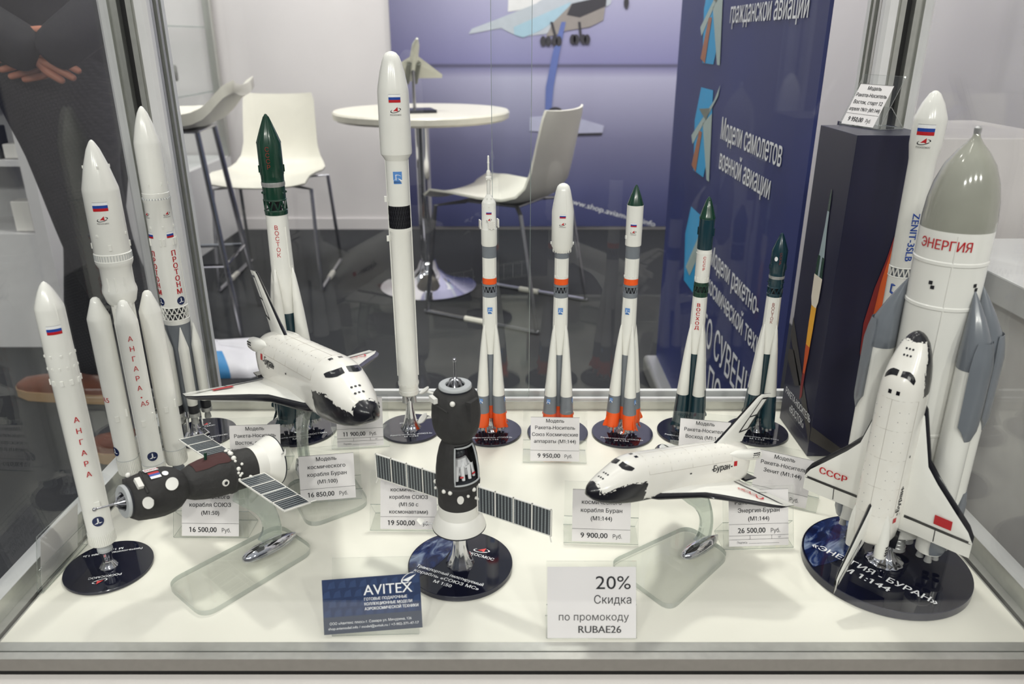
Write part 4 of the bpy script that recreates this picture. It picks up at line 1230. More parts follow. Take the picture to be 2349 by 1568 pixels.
ribs(m_, 0.0141, 0.2893, 0.2929, 60, WHITE, 0.0003)
m_.build('first_stage', t)
m_ = M()
m_.lathe([(0.0134, 0.2934), (0.0134, 0.3225)], INK_K, 40)
for s_ in (1, -1):
    for i in range(26):
        a = 2 * pi * i / 26
        m_.tube([(0.0137 * cos(a + s_ * u * 0.5), 0.0137 * sin(a + s_ * u * 0.5), 0.2936 + 0.029 * u) for u in (0, 0.33, 0.67, 1)], 0.0003, BLACK, 4)
m_.build('interstage', t)
m_ = M(); m_.lathe([(0.0140, 0.3225), (0.0140, 0.3786)], WHITE, 48); m_.build('second_stage', t)
m_ = M()
fp = [(0.0141, 0.3786), (0.0148, 0.3800), (0.0194, 0.3865), (0.0197, 0.3900), (0.0190, 0.4600), (0.0182, 0.4660), (0.0150, 0.4820), (0.0116, 0.4945), (0.0095, 0.5000), (0.0060, 0.5040), (0.0025, 0.5055), (0, 0.5057)]
m_.lathe(fp, WHITE, 56); m_.build('fairing', t)
m_ = M()
flag(m_, wrapf(radius(fp), radians(4), 0.4530, 0.0003), 0.0145, 0.0092)
swoosh(m_, wrapf(radius(fp), radians(6), 0.4390, 0.0003), 0.0105, txt='РОСКОСМОС')
progress(m_, wrapf(lambda z: 0.0140, radians(0), 0.3585, 0.0003), 0.0112)
m_.build('markings', t, smooth=False)
m_ = M()
for k in range(4):
    a = radians(45 + 90 * k); nozzle(m_, (0.0085 * cos(a), 0.0085 * sin(a), 0.0575), 0.0026, 0.0042, 0.011, SILVER)
m_.build('engine_nozzles', t)

# ---------------- Angara 1.2
t = rocket('rocket_model', 'slim white rocket at the far left with one red vertical word', -0.4246, 0.6717, 0.0435)
foot(t, 0.0435, 0.028, 0.0052, 0.0090, ('Ракета-носитель «Ангара 1.2»', 'М 1:144'), rot=radians(163), logo_at=0.42, txt_h=0.0032)
pr = [(0.0118, 0.0340), (0.0124, 0.0345), (0.0126, 0.0480), (0.0124, 0.0485), (0.0126, 0.2150), (0.0129, 0.2160), (0.0129, 0.2400), (0.0126, 0.2500)]
m_ = M(); m_.lathe(pr, WHITE, 48)
ribs(m_, 0.0125, 0.0345, 0.0475, 44, WHITE, 0.0005)
m_.box((-0.004 + 0.006, -0.0122, 0.0850), (0.0050, 0.002, 0.0052), WHITE)
studs(m_, radius(pr), [radians(a) for a in range(-90, 100, 36)], 0.2185, WHITE, (0.003, 0.0016, 0.005))
studs(m_, radius(pr), [radians(a) for a in range(-80, 90, 40)], 0.2455, WHITE, (0.002, 0.0016, 0.002))
studs(m_, radius(pr), [radians(a) for a in range(-75, 90, 30)], 0.2330, WHITE, (0.0016, 0.0014, 0.0022))
m_.build('first_stage', t)
m_ = M()
fp = [(0.0126, 0.2500), (0.0125, 0.2890), (0.0122, 0.2915), (0.0098, 0.2985), (0.0070, 0.3055), (0.0042, 0.3110), (0.0018, 0.3140), (0, 0.3153)]
m_.lathe(fp, WHITE, 48)
ducts(m_, radius(fp), [radians(25)], 0.280, 0.2955, WHITE, 0.0007)
m_.build('fairing', t)
m_ = M()
flag(m_, wrapf(lambda z: 0.0126, radians(-2), 0.2715, 0.0003), 0.0128, 0.0082)
stack(m_, 'АНГАРА', lambda z: 0.0126, radians(4), 0.1830, 0.0056, 0.0120, INK_R, 0.02, 0.95)
roundel(m_, wrapf(lambda z: 0.0125, radians(-2), 0.0655, 0.0004), 0.0056)
m_.build('markings', t, smooth=False)
m_ = M(); m_.lathe([(0.0072, 0.0342), (0.0070, 0.0300), (0.0062, 0.0295), (0.0062, 0.0275), (0.0074, 0.0262), (0.0074, 0.0235), (0.005, 0.0235)], LGREY, 28); m_.build('engine_nozzle', t)

# ---------------- Angara A5
t = rocket('rocket_model', 'white rocket with four white strap-on boosters, one lettered red', -0.4349, 0.8191, 0.05)
foot(t, 0.0425, 0.030, 0.0045, 0.0120, (), logo=False)
m_ = M()
pr = [(0.0120, 0.0380), (0.0120, 0.2440), (0.0150, 0.2480), (0.0178, 0.2590), (0.0178, 0.2620), (0.0163, 0.2680), (0.0163, 0.2870), (0.0178, 0.2900), (0.0190, 0.2930), (0.0192, 0.2960), (0.0186, 0.2965), (0.0186, 0.3030), (0.0192, 0.3035), (0.0184, 0.3045)]
m_.lathe(pr, WHITE, 52)
ribs(m_, 0.0187, 0.2968, 0.3028, 40, LGREY, 0.0005)
ducts(m_, radius(pr), [radians(a) for a in (-40, -12, 20)], 0.263, 0.278, WHITE, 0.0008)
for a in (-30, 0, 30): m_.box((0.0125 * sin(radians(a)), -0.0125 * cos(radians(a)), 0.2450), (0.0035, 0.004, 0.005), WHITE, rz=radians(a))
m_.build('core_stage', t)
m_ = M()
fp = [(0.0182, 0.3045), (0.0184, 0.3055), (0.0180, 0.3700), (0.0178, 0.3730), (0.0120, 0.3965), (0.0066, 0.4130), (0.0026, 0.4205), (0.0012, 0.4220), (0, 0.4226)]
m_.lathe(fp, WHITE, 52)
studs(m_, radius(fp), [radians(a) for a in (-100, -5, 85)], 0.3120, WHITE, (0.003, 0.002, 0.006))
studs(m_, radius(fp), [radians(-40), radians(60)], 0.325, WHITE, (0.0022, 0.0018, 0.0022))
studs(m_, radius(fp), [radians(a) for a in (-95, 5, 95)], 0.3955, WHITE, (0.002, 0.0018, 0.003))
m_.build('fairing', t)
m_ = M()
flag(m_, wrapf(radius(fp), radians(-12), 0.3560, 0.0003), 0.0150, 0.0092)
swoosh(m_, wrapf(radius(fp), radians(-12), 0.3425, 0.0003), 0.0090, txt='РОСКОСМОС')
m_.build('fairing_markings', t, smooth=False)
BR = 0.0122
bpf = [(BR * 0.97, 0.0360), (BR, 0.0370), (BR, 0.0560), (BR * 0.98, 0.0565), (BR * 0.98, 0.2300), (BR * 0.97, 0.2325), (0.0058, 0.2500), (0.0046, 0.2535), (0.0025, 0.2555), (0, 0.2560)]
for k, (a, lift) in enumerate(((0, 0), (90, 0), (180, 0), (-90, 0))):
    cx_, cy_ = 0.0262 * sin(radians(a)), -0.0262 * cos(radians(a))
    m_ = M(); m_.T = Matrix.Translation((cx_, cy_, 0))
    m_.lathe(bpf, WHITE, 40)
    ribs(m_, BR, 0.0375, 0.0555, 40, WHITE, 0.0005)
    m_.tube([(BR * 1.0 * cos(2 * pi * i / 36), BR * 1.0 * sin(2 * pi * i / 36), 0.0562) for i in range(36)], 0.0004, LGREY, 5, closed=True)
    m_.box((-0.002, -0.0115, 0.1120), (0.0042, 0.003, 0.0070), WHITE)
    m_.box((0.0085, -0.0080, 0.1170), (0.002, 0.003, 0.010), WHITE)
    b = m_.build('side_booster', t)
    m_ = M(); m_.T = Matrix.Translation((cx_, cy_, 0)); m_.lathe([(0.0070, 0.0362), (0.0070, 0.0320), (0.0060, 0.0318), (0.0060, 0.0290), (0.0072, 0.0280), (0.0074, 0.0235), (0.005, 0.0235)], GREY, 24); m_.build('engine_nozzle', b)
    if a in (0, -90):
        m_ = M(); m_.T = Matrix.Translation((cx_, cy_, 0))
        rot = radians(3) if a == 0 else radians(-62)
        if a == 0:
            stack(m_, 'АНГАРА', lambda z: BR, rot, 0.2180, 0.0058, 0.0118, INK_R, 0.01, 0.95)
            disc2(m_, 0, 0, 0.0009, wrapf(lambda z: BR, rot, 0.1445, 0.0004), INK_R)
        write(m_, 'А5', wrapf(lambda z: BR, rot + 0.18, 0.1335, 0.0004), 0.0060, INK_R)
        roundel(m_, wrapf(lambda z: BR, radians(2) if a == 0 else rot, 0.0690, 0.0004), 0.0058)
        m_.build('markings', b, smooth=False)
m_ = M(); m_.lathe([(0.0070, 0.0382), (0.0070, 0.0300)], GREY, 20); m_.build('engine_nozzle', t)

# ---------------- Proton-M
t = rocket('rocket_model', 'white rocket with ringed side tanks and a white lattice band, before the left post', -0.4435, 0.9627, 0.05, extra=radians(6))
foot(t, 0.043, 0.030, 0.0030, 0.0100, ('Ракета-носитель «ПРОТОН-М»', 'М 1:144'), logo_at=0.32, rot=radians(-6), offs=(0.0115, 0.001))
m_ = M()
for k in range(3):
    a = radians(90 + 120 * k)
    m_.tube([(0.016 * cos(a), 0.016 * sin(a), 0.0036), (0.011 * cos(a), 0.011 * sin(a), 0.012), (0.0085 * cos(a), 0.0085 * sin(a), 0.05)], [0.004, 0.0024, 0.002], CHROME, 10)
m_.build('pedestal_rods', t)
m_ = M(); m_.lathe([(0.0142, 0.045), (0.0142, 0.150), (0.0160, 0.1695), (0.0165, 0.1710)], GREY, 44); m_.build('core_tank', t)
for k in range(6):
    a = radians(30 + 60 * k)
    T0 = Matrix.Translation((0.0208 * cos(a), 0.0208 * sin(a), 0))
    m_ = M(); m_.T = T0
    m_.lathe([(0.0066, 0.0470, INK_K), (0.0066, 0.0580, WHITE), (0.0067, 0.0582, WHITE), (0.0067, 0.1370, WHITE), (0.0066, 0.1400, WHITE), (0.0005, 0.1690, WHITE), (0, 0.1692)], WHITE, 28)
    b = m_.build('side_tank', t)
    m_ = M(); m_.T = T0
    m_.lathe([(0.0072, 0.0460), (0.0072, 0.0405), (0.0060, 0.0400)], SILVER, 24)
    m_.lathe([(0.0026, 0.041), (0.0042, 0.034), (0.0046, 0.0300), (0.003, 0.0300)], SILVER, 20)
    m_.build('engine_nozzle', b)
m_ = M()
m_.lathe([(0.0160, 0.1695), (0.0164, 0.1710), (0.0164, 0.1770)], WHITE, 44)
truss(m_, 0.1772, 0.1860, 0.0160, 16, WHITE, 0.0007); truss(m_, 0.1860, 0.1945, 0.0160, 16, WHITE, 0.0007)
m_.lathe([(0.0120, 0.1772), (0.0120, 0.1945)], DGREY, 24)
m_.build('interstage', t)
pr = [(0.0160, 0.1945), (0.0160, 0.2850), (0.0157, 0.2860), (0.0157, 0.3300), (0.0162, 0.3310), (0.0164, 0.3350), (0.0156, 0.3360)]
m_ = M(); m_.lathe(pr, WHITE, 52)
studs(m_, radius(pr), [radians(a) for a in (-80, -20, -5, 40, 55, 100)], 0.2810, WHITE, (0.0025, 0.002, 0.009))
studs(m_, radius(pr), [radians(a) for a in (-60, 0, 60)], 0.3000, WHITE, (0.002, 0.0018, 0.003))
studs(m_, radius(pr), [radians(12 * i) for i in range(30)], 0.3352, LGREY, (0.0014, 0.001, 0.0022))
ducts(m_, radius(pr), [radians(75)], 0.197, 0.28, WHITE, 0.0009)
m_.build('stages', t)
m_ = M()
fp = [(0.0156, 0.3360), (0.0160, 0.3385), (0.0160, 0.3420), (0.0156, 0.3425), (0.0153, 0.4010), (0.0150, 0.4035), (0.0105, 0.4225), (0.0060, 0.4365), (0.0028, 0.4425), (0.0010, 0.4443), (0, 0.4446)]
m_.lathe(fp, WHITE, 52)
studs(m_, radius(fp), [radians(a) for a in (-30, 25, 80)], 0.3530, WHITE, (0.0016, 0.0014, 0.003))
m_.build('fairing', t)
m_ = M()
for a0 in (radians(28), radians(-68)):
    swoosh(m_, wrapf(radius(pr), a0, 0.3160, 0.0003), 0.0075, txt='РОСКОСМОС')
    flag(m_, wrapf(radius(pr), a0, 0.2900, 0.0004), 0.0098, 0.0072)
    stack(m_, 'ПРОТОН', radius(pr), a0, 0.2700, 0.0068, 0.0083, INK_R, 0.04)
    write(m_, 'М', wrapf(radius(pr), a0, 0.2125, 0.0004), 0.0068, INK_R, bold=0.04)
    roundel(m_, wrapf(radius(pr), a0, 0.2030, 0.0004), 0.0056)
m_.build('markings', t, smooth=False)

# ---------------- Zenit
t = rocket('rocket_model', 'slender white rocket with blue latin lettering standing behind the big grey-nosed rocket', 0.44, 0.842, 0.04)
foot(t, 0.040, 0.045, 0.0035, 0.0100, (), logo=False)
m_ = M()
pr = [(0.0125, 0.0500), (0.0130, 0.0510), (0.0132, 0.2700, WHITE), (0.0132, 0.2705, WHITE)]
m_.lathe(pr, WHITE, 44); m_.build('first_stage', t)
m_ = M(); truss(m_, 0.2706, 0.2815, 0.0130, 15, WHITE, 0.0008); m_.lathe([(0.0116, 0.2706), (0.0116, 0.2815)], GREY, 30); m_.build('interstage', t)
m_ = M()
p2 = [(0.0131, 0.2815), (0.0134, 0.2830), (0.0136, 0.3950), (0.0139, 0.4000), (0.0158, 0.4120), (0.0163, 0.4160), (0.0165, 0.4400), (0.0160, 0.4430), (0.0110, 0.4570), (0.0055, 0.4665), (0.0022, 0.4692), (0, 0.4698)]
m_.lathe(p2, WHITE, 48); m_.build('upper_stage', t)
m_ = M()
A0 = radians(-8)
flag(m_, wrapf(lambda z: 0.0164, A0, 0.4310, 0.0003), 0.0175, 0.0108)
swoosh(m_, wrapf(lambda z: 0.0163, A0, 0.4185, 0.0003), 0.0110, txt='РОСКОСМОС')
write(m_, 'ZENIT-3SLB', wrapf(lambda z: 0.0136, radians(4), 0.3200, 0.0006), 0.0075, INK_B, 0, -0.003, rot=-pi / 2, bold=0.03)
write(m_, 'LA', wrapf(lambda z: 0.0132, radians(-10), 0.252, 0.0008), 0.0140, INK_B, -0.006, 0.0, rot=-pi / 2, bold=0.02)
m_.build('lettering', t, smooth=False)
m_ = M(); m_.lathe([(0.009, 0.051), (0.010, 0.043), (0.007, 0.043)], SILVER, 20); m_.build('engine_nozzle', t)

# ---------------- the shuttle orbiter
def skin_material(name, sc):
    m = bpy.data.materials.new(name); m.use_nodes = True
    t = m.node_tree; b = t.nodes['Principled BSDF']
    b.inputs['Roughness'].default_value = 0.25; b.inputs['Coat Weight'].default_value = 0.3; b.inputs['Coat Roughness'].default_value = 0.08
    def mth(op, a, bb=None, c=None):
        n = t.nodes.new('ShaderNodeMath'); n.operation = op
        for i, v in enumerate((a, bb, c)):
            if v is None: continue
            if isinstance(v, (int, float)): n.inputs[i].default_value = v
            else: t.links.new(v, n.inputs[i])
        return n.outputs[0]
    tx = t.nodes.new('ShaderNodeTexCoord'); sp = t.nodes.new('ShaderNodeSeparateXYZ'); t.links.new(tx.outputs['Object'], sp.inputs[0])
    s = mth('MULTIPLY_ADD', sp.outputs['X'], -1 / sc, 15.0)
    z = mth('MULTIPLY', sp.outputs['Z'], 1 / sc)
    vo = t.nodes.new('ShaderNodeTexVoronoi'); vo.inputs['Scale'].default_value = 3.0 / sc; vo.distance = 'MANHATTAN'
    t.links.new(tx.outputs['Object'], vo.inputs['Vector'])
    vs = t.nodes.new('ShaderNodeSeparateColor'); t.links.new(vo.outputs['Color'], vs.inputs[0])
    jag = mth('MULTIPLY_ADD', vs.outputs[0], 0.36, -0.18)
    zz = mth('ADD', z, jag)
    front = mth('LESS_THAN', mth('ADD', s, jag), 8.3)
    limf = mth('MINIMUM', mth('MULTIPLY_ADD', s, 0.36, 1.45), 3.3)
    lim = mth('ADD', mth('MULTIPLY', front, limf), mth('MULTIPLY', mth('SUBTRACT', 1.0, front), 0.75))
    b2 = mth('LESS_THAN', zz, lim)
    b1 = mth('LESS_THAN', mth('ADD', s, jag), 1.15)
    msk = mth('MAXIMUM', b1, b2)
    n = t.nodes.new('ShaderNodeTexNoise'); n.inputs['Scale'].default_value = 0.8 / sc; t.links.new(tx.outputs['Object'], n.inputs['Vector'])
    wr = t.nodes.new('ShaderNodeValToRGB'); wr.color_ramp.elements[0].color = lin((0.92, 0.905, 0.875)) + (1,); wr.color_ramp.elements[1].color = lin((0.95, 0.94, 0.92)) + (1,)
    t.links.new(n.outputs['Fac'], wr.inputs[0])
    mx = t.nodes.new('ShaderNodeMix'); mx.data_type = 'RGBA'
    t.links.new(msk, mx.inputs[0]); t.links.new(wr.outputs[0], mx.inputs[6]); mx.inputs[7].default_value = lin((0.07, 0.07, 0.10)) + (1,)
    t.links.new(mx.outputs[2], b.inputs['Base Color'])
    return m
_SK = {}
SECT = [(0.0, .12, 1.55, 1.75, 1.95), (.25, .62, 1.15, 1.75, 2.35), (.7, 1.05, .82, 1.75, 2.75), (1.5, 1.55, .52, 1.8, 3.25), (3, 2.08, .25, 1.95, 4.1), (4.5, 2.42, .12, 2.15, 4.95), (5.4, 2.55, .07, 2.25, 5.55), (6.4, 2.68, .03, 2.4, 6.0), (7.6, 2.76, 0, 2.6, 6.2), (9, 2.8, 0, 2.8, 6.25), (14, 2.8, 0, 2.8, 6.25), (20, 2.8, 0, 2.8, 6.25), (26, 2.8, 0, 2.8, 6.25), (29, 2.75, .15, 2.8, 6.15), (30.6, 2.6, .45, 2.8, 5.9), (31.0, 2.4, .7, 2.8, 5.7)]
def sect_at(s):
    for a, b in zip(SECT, SECT[1:]):
        if s <= b[0]:
            u = (s - a[0]) / (b[0] - a[0]); return [x + (y - x) * u for x, y in zip(a, b)]
    return list(SECT[-1])
PU, PL = 2.35, 4.5
def top_z(s, l):
    _, w, zb, zc, zt = sect_at(s)
    return zc + (zt - zc) * max(0, 1 - min(1, abs(l) / w) ** PU) ** (1 / PU)
def side_l(s, z):
    _, w, zb, zc, zt = sect_at(s)
    if z >= zc: return w * max(0, 1 - min(1, (z - zc) / (zt - zc)) ** PU) ** (1 / PU)
    return w * max(0, 1 - min(1, (zc - z) / (zc - zb)) ** PL) ** (1 / PL)
def orbiter(parent, T, sc, body_name='fuselage', nested=False, side_text=True):
    key = round(sc, 6)
    if key not in _SK: _SK[key] = skin_material('orbiter_tiles_%d' % round(1 / sc), sc)
    SKN = _SK[key]
    def P(s, l, z): return ((15 - s) * sc, -l * sc, z * sc)
    n = 40
    m_ = M(); secs = []
    for row in SECT:
        s, w, zb, zc, zt = row
        ring = []
        for i in range(n):
            a = 2 * pi * i / n
            c_, d_ = cos(a), sin(a)
            p = PU if d_ >= 0 else PL
            x = w * math.copysign(abs(c_) ** (2 / p), c_); z = (zt - zc if d_ >= 0 else zc - zb) * math.copysign(abs(d_) ** (2 / p), d_) + zc
            ring.append(P(s, x, z))
        secs.append(ring)
    m_.loft(secs, SKN)
    body = m_.build(body_name, parent, angle=1.1)
    body.matrix_local = T
    kids = []
    def put(mb, name, smooth=True, angle=0.7, par=None):
        o = mb.build(name, par or (body if nested else parent), smooth, angle)
        if not nested and par is None:
            o.matrix_local = T
        return o
    # wings
    for q in (1, -1):
        m_ = M()
        def sec(l, le, te, zb, th):
            ch = te - le
            pts = [(le, zb + th * .32), (le + .3, zb + th * .62), (le + 1.0, zb + th * .80), (le + ch * .35, zb + th), (te - 2.3, zb + th * .55), (te, zb + th * .16), (te, zb + th * .02), (le + ch * .4, zb), (le + .6, zb + th * .08), (le + .15, zb + th * .16)]
            return [P(s, q * l, z) for s, z in pts]
        secs = [sec(1.6, 8.9, 29.9, .18, 1.5), sec(2.9, 10.6, 29.9, .2, 1.35), sec(4.7, 17.6, 29.8, .3, 1.15), sec(6.3, 19.6, 29.75, .45, 1.0), sec(9.2, 22.7, 29.7, .65, .75), sec(11.2, 24.8, 29.65, .8, .5), sec(11.96, 26.2, 29.6, .86, .34)]
        if q < 0: pass
        m_.loft(secs, lambda k, i: BLACK if i in (0, 1, 6, 7, 8, 9) or (i == 5) else WHITE)
        wg = put(m_, 'wing', True, 0.9)
        # dark gap before the elevons, elevon split
        m_ = M()
        def WT(s, l):   # top of the wing
            rows = [(1.6, 8.9, 29.9, .18, 1.5), (2.9, 10.6, 29.9, .2, 1.35), (4.7, 17.6, 29.8, .3, 1.15), (6.3, 19.6, 29.75, .45, 1.0), (9.2, 22.7, 29.7, .65, .75), (11.2, 24.8, 29.65, .8, .5), (11.96, 26.2, 29.6, .86, .34)]
            for a, b in zip(rows, rows[1:]):
                if l <= b[0]: break
            u = (l - a[0]) / (b[0] - a[0]); r = [x + (y - x) * u for x, y in zip(a, b)]
            _, le, te, zb, th = r; ch = te - le
            pts = [(le, zb + th * .32), (le + .3, zb + th * .62), (le + 1.0, zb + th * .80), (le + ch * .35, zb + th), (te - 2.3, zb + th * .55), (te, zb + th * .16)]
            for c, d in zip(pts, pts[1:]):
                if s <= d[0]: return c[1] + (d[1] - c[1]) * (s - c[0]) / max(d[0] - c[0], 1e-6)
            return pts[-1][1]
        FW = lambda s, l, e=0.05: P(s, q * l, WT(s, l) + e)
        ls = [3.0, 4.7, 6.3, 8, 9.2, 10.4, 11.2, 11.8]
        vs = []
        for l in ls: vs += [FW(27.05, l), FW(27.5, l)]
        m_.add(vs, [(2 * i, 2 * i + 1, 2 * i + 3, 2 * i + 2) for i in range(len(ls) - 1)], BLACK)
        m_.add([FW(27.3, 7.2), FW(27.3, 7.32), FW(29.5, 7.32), FW(29.5, 7.2)], [(0, 1, 2, 3)], BLACK)
        vs = []
        put(m_, 'elevon_seam', False, par=None if not nested else body)
        m_ = M()
        if q > 0:       # starboard: red flag
            m_.add([FW(25.0, 6.9, .14), FW(26.5, 6.9, .14), FW(26.5, 9.2, .14), FW(25.0, 9.2, .14)], [(0, 1, 2, 3)], INK_R)
            put(m_, 'flag', False)
        else:
            write(m_, 'СССР', lambda x, y: FW(25.6 - y, 7.6 - x, .16), 1.05, INK_R, bold=0.04, wide=1.05)
            put(m_, 'lettering', False)
    # tail fin
    m_ = M()
    def fs(le, te, z, th):
        return [P(le, 0, z), P(le + .35, th * .55, z), P(le + 1.3, th, z), P(te - 2.2, th * .7, z), P(te, .06, z), P(te, -.06, z), P(te - 2.2, -th * .7, z), P(le + 1.3, -th, z), P(le + .35, -th * .55, z)]
    m_.loft([fs(24.0, 31.2, 5.9, .38), fs(25.4, 31.6, 7.0, .38), fs(32.3, 35.7, 13.0, .22), fs(33.2, 36.0, 13.4, .16)], lambda k, i: BLACK if i in (0, 8, 4) else WHITE)
    put(m_, 'tail_fin', True, 0.9)
    m_ = M()
    for q in (1, -1):
        def FP(u, z):    # fin side, u 0..1 from leading to trailing edge
            k = (z - 7.0) / 6.0; le = 25.4 + (32.3 - 25.4) * k; te = 31.6 + (35.7 - 31.6) * k
            th = .38 + (.22 - .38) * k
            s = le + (te - le) * u
            prof = [(le, 0), (le + .35, th * .55), (le + 1.3, th), (te - 2.2, th * .7), (te, .06)]
            l = 0
            for c, d in zip(prof, prof[1:]):
                if s <= d[0] + 1e-6: l = c[1] + (d[1] - c[1]) * (s - c[0]) / max(d[0] - c[0], 1e-6); break
            return P(s, q * (l + .04), z)
        for (u0, z0, u1, z1, w_) in ((.62, 7.6, .55, 12.7, .035), (.62, 7.6, .98, 7.9, .035), (.55, 12.7, .97, 12.7, .035), (.955, 7.9, .94, 12.7, .04), (.62, 9.9, .97, 10.1, .03)):
            vs = []
            for i in range(9):
                f = i / 8
                u, z = u0 + (u1 - u0) * f, z0 + (z1 - z0) * f
                if abs(z1 - z0) > 1: vs += [FP(u - w_ / 1.2, z), FP(u + w_ / 1.2, z)]
                else: vs += [FP(u, z - w_ * 4), FP(u, z + w_ * 4)]
            m_.add(vs, [(2 * i, 2 * i + 1, 2 * i + 3, 2 * i + 2) for i in range(8)], BLACK)
    put(m_, 'rudder_outline', False)
    # rear pods, body flap, engine bells
    for q in (1, -1):
        m_ = M(); secs = []
        for s, hw, zc, hh in ((25.6, .15, 5.1, .15), (27.4, .6, 4.85, .62), (29.5, .85, 4.6, .9), (31.5, .88, 4.5, .92), (33.0, .82, 4.45, .85)):
            secs.append([P(s, q * 2.05 + hw * cos(2 * pi * i / 14), zc + hh * sin(2 * pi * i / 14)) for i in range(14)])
        m_.loft(secs, WHITE)
        for i in range(4):
            for j in range(3):
                m_.box(P(32.2 - .42 * i, q * 2.90 if j else q * 2.84, 4.35 + .32 * j), (.22 * sc, .10 * sc, .16 * sc), INK_K)
        put(m_, 'manoeuvring_pod')
        m_ = M(); T2 = Matrix.Translation(P(32.8, q * 1.9, 4.7)) @ Matrix.Rotation(radians(-90), 4, 'Y') @ Matrix.Scale(sc, 4)
        m_.T = T2; nozzle(m_, (0, 0, .2), .35, .62, 1.3, DGREY); m_.T = Matrix.Identity(4)
        put(m_, 'engine_nozzle')
    m_ = M()
    m_.loft([[P(30.2, l, .5 + dz) for l, dz in ((-2.9, 0), (2.9, 0), (2.9, .35), (-2.9, .35))], [P(33.2, l, .55 + dz) for l, dz in ((-2.7, 0), (2.7, 0), (2.7, .12), (-2.7, .12))]], BLACK)
    put(m_, 'body_flap', False)
    # windows, thrusters, seams
    m_ = M()
    def TP(s, l, e=.03): return P(s, l, top_z(s, l) + e)
    for q in (1, -1):
        rowsA = [(4.75, .22, 5.45, .22), (4.70, .62, 5.45, .60), (4.72, 1.05, 5.55, 1.02), (4.95, 1.42, 5.80, 1.40), (5.3, 1.72, 6.05, 1.68), (5.75, 1.93, 6.25, 1.90)]
        vs = []
        for a, b, c, d in rowsA: vs += [TP(a, q * b, .045), TP((a + c) / 2, q * (b + d) / 2, .05), TP(c, q * d, .045)]
        fs_ = []
        for i in range(len(rowsA) - 1):
            for j in range(2): fs_.append((3 * i + j, 3 * i + j + 1, 3 * i + j + 4, 3 * i + j + 3))
        m_.add(vs, fs_, BLACK)
        m_.add([TP(7.3, q * .3), TP(7.3, q * .75), TP(7.85, q * .75), TP(7.85, q * .3)], [(0, 1, 2, 3)], BLACK)
    put(m_, 'window', False)
    m_ = M()
    for s in (2.1, 2.9):
        for l in (-.42, 0, .42):
            m_.add([TP(s + .14 * cos(a), l + .14 * sin(a), .035) for a in [2 * pi * i / 10 for i in range(10)]], [tuple(range(10))], INK_K)
    for q in (1, -1):
        for i in range(2):
            for j in range(2):
                s, z = 1.7 + .4 * i, 1.75 + .35 * j
                l = side_l(s, z)
                m_.ball(P(s, q * l, z), .09 * sc, INK_K, 8, 5)
    put(m_, 'thruster_ports', False)
    m_ = M()
    for s in (8.6, 13.0, 17.4, 21.8, 26.2):
        pts = [P(s, side_l(s, 4.25) * -1, 4.25)] + [P(s, 2.8 * u, top_z(s, 2.8 * u)) for u in (-.9, -.75, -.5, -.25, 0, .25, .5, .75, .9)] + [P(s, side_l(s, 4.25), 4.25)]
        m_.tube(pts, .022 * sc, SEAM, 4)
    m_.tube([P(8.6, 0, 6.25), P(26.2, 0, 6.25)], .022 * sc, SEAM, 4)
    for q in (1, -1):
        m_.tube([P(8.6, q * side_l(9, 4.25), 4.25), P(26.2, q * side_l(9, 4.25), 4.25)], .022 * sc, SEAM, 4)
        for s in (10.2, 11.6, 14.6, 16, 19, 20.4, 23.4, 24.8):
            for l in (1.2, 2.1): m_.box(P(s, q * l, top_z(s, l)), (.09 * sc, .09 * sc, .02 * sc), INK_G)
    put(m_, 'door_seams', False)
    m_ = M()
    for q in (1, -1):
        FS = lambda x, y: P(24.2 - q * -x * 1.0, q * (side_l(24.2 + q * x, 3.35 + y) + .05), 3.35 + y)
        write(m_, 'Буран', lambda x, y: P(23.8 + (x if q < 0 else -x), q * (side_l(24, 3.1 + y) + .045), 3.1 + y), 0.95, INK_K, bold=0.05)
        m_.add([P(26.6 + dx, q * (side_l(26, 3.4 + dy) + .045), 3.4 + dy) for dx, dy in ((0, 0), (.75, 0), (.75, .75), (0, .75))], [(0, 1, 2, 3)], INK_R)
        for s in (21.6, 25.9, 16.8): m_.add([P(s + dx, q * (side_l(s, 3.35 + dy) + .045), 3.35 + dy) for dx, dy in ((0, 0), (.4, 0), (.4, .2), (0, .2))], [(0, 1, 2, 3)], INK_K)
    put(m_, 'side_lettering', False)
    return body
def pose(loc, a, b, g, base):
    R = Matrix.Rotation(radians(a), 4, 'Z') @ Matrix.Rotation(radians(b), 4, 'Y') @ Matrix.Rotation(radians(g), 4, 'X')
    return Matrix.Translation(Vector(loc) - Vector(base)) @ R
def rounded(pts, r, k=6):
    out = []
    n = len(pts)
    for i in range(n):
        p = Vector(pts[i]); a = Vector(pts[i - 1]); b = Vector(pts[(i + 1) % n])
        u = (a - p).normalized(); v = (b - p).normalized()
        p0 = p + u * r; p1 = p + v * r
        for j in range(k + 1):
            f = j / k
            q = p0 * (1 - f) ** 2 + p * 2 * f * (1 - f) + p1 * f ** 2
            out.append((q.x, q.y))
    return out
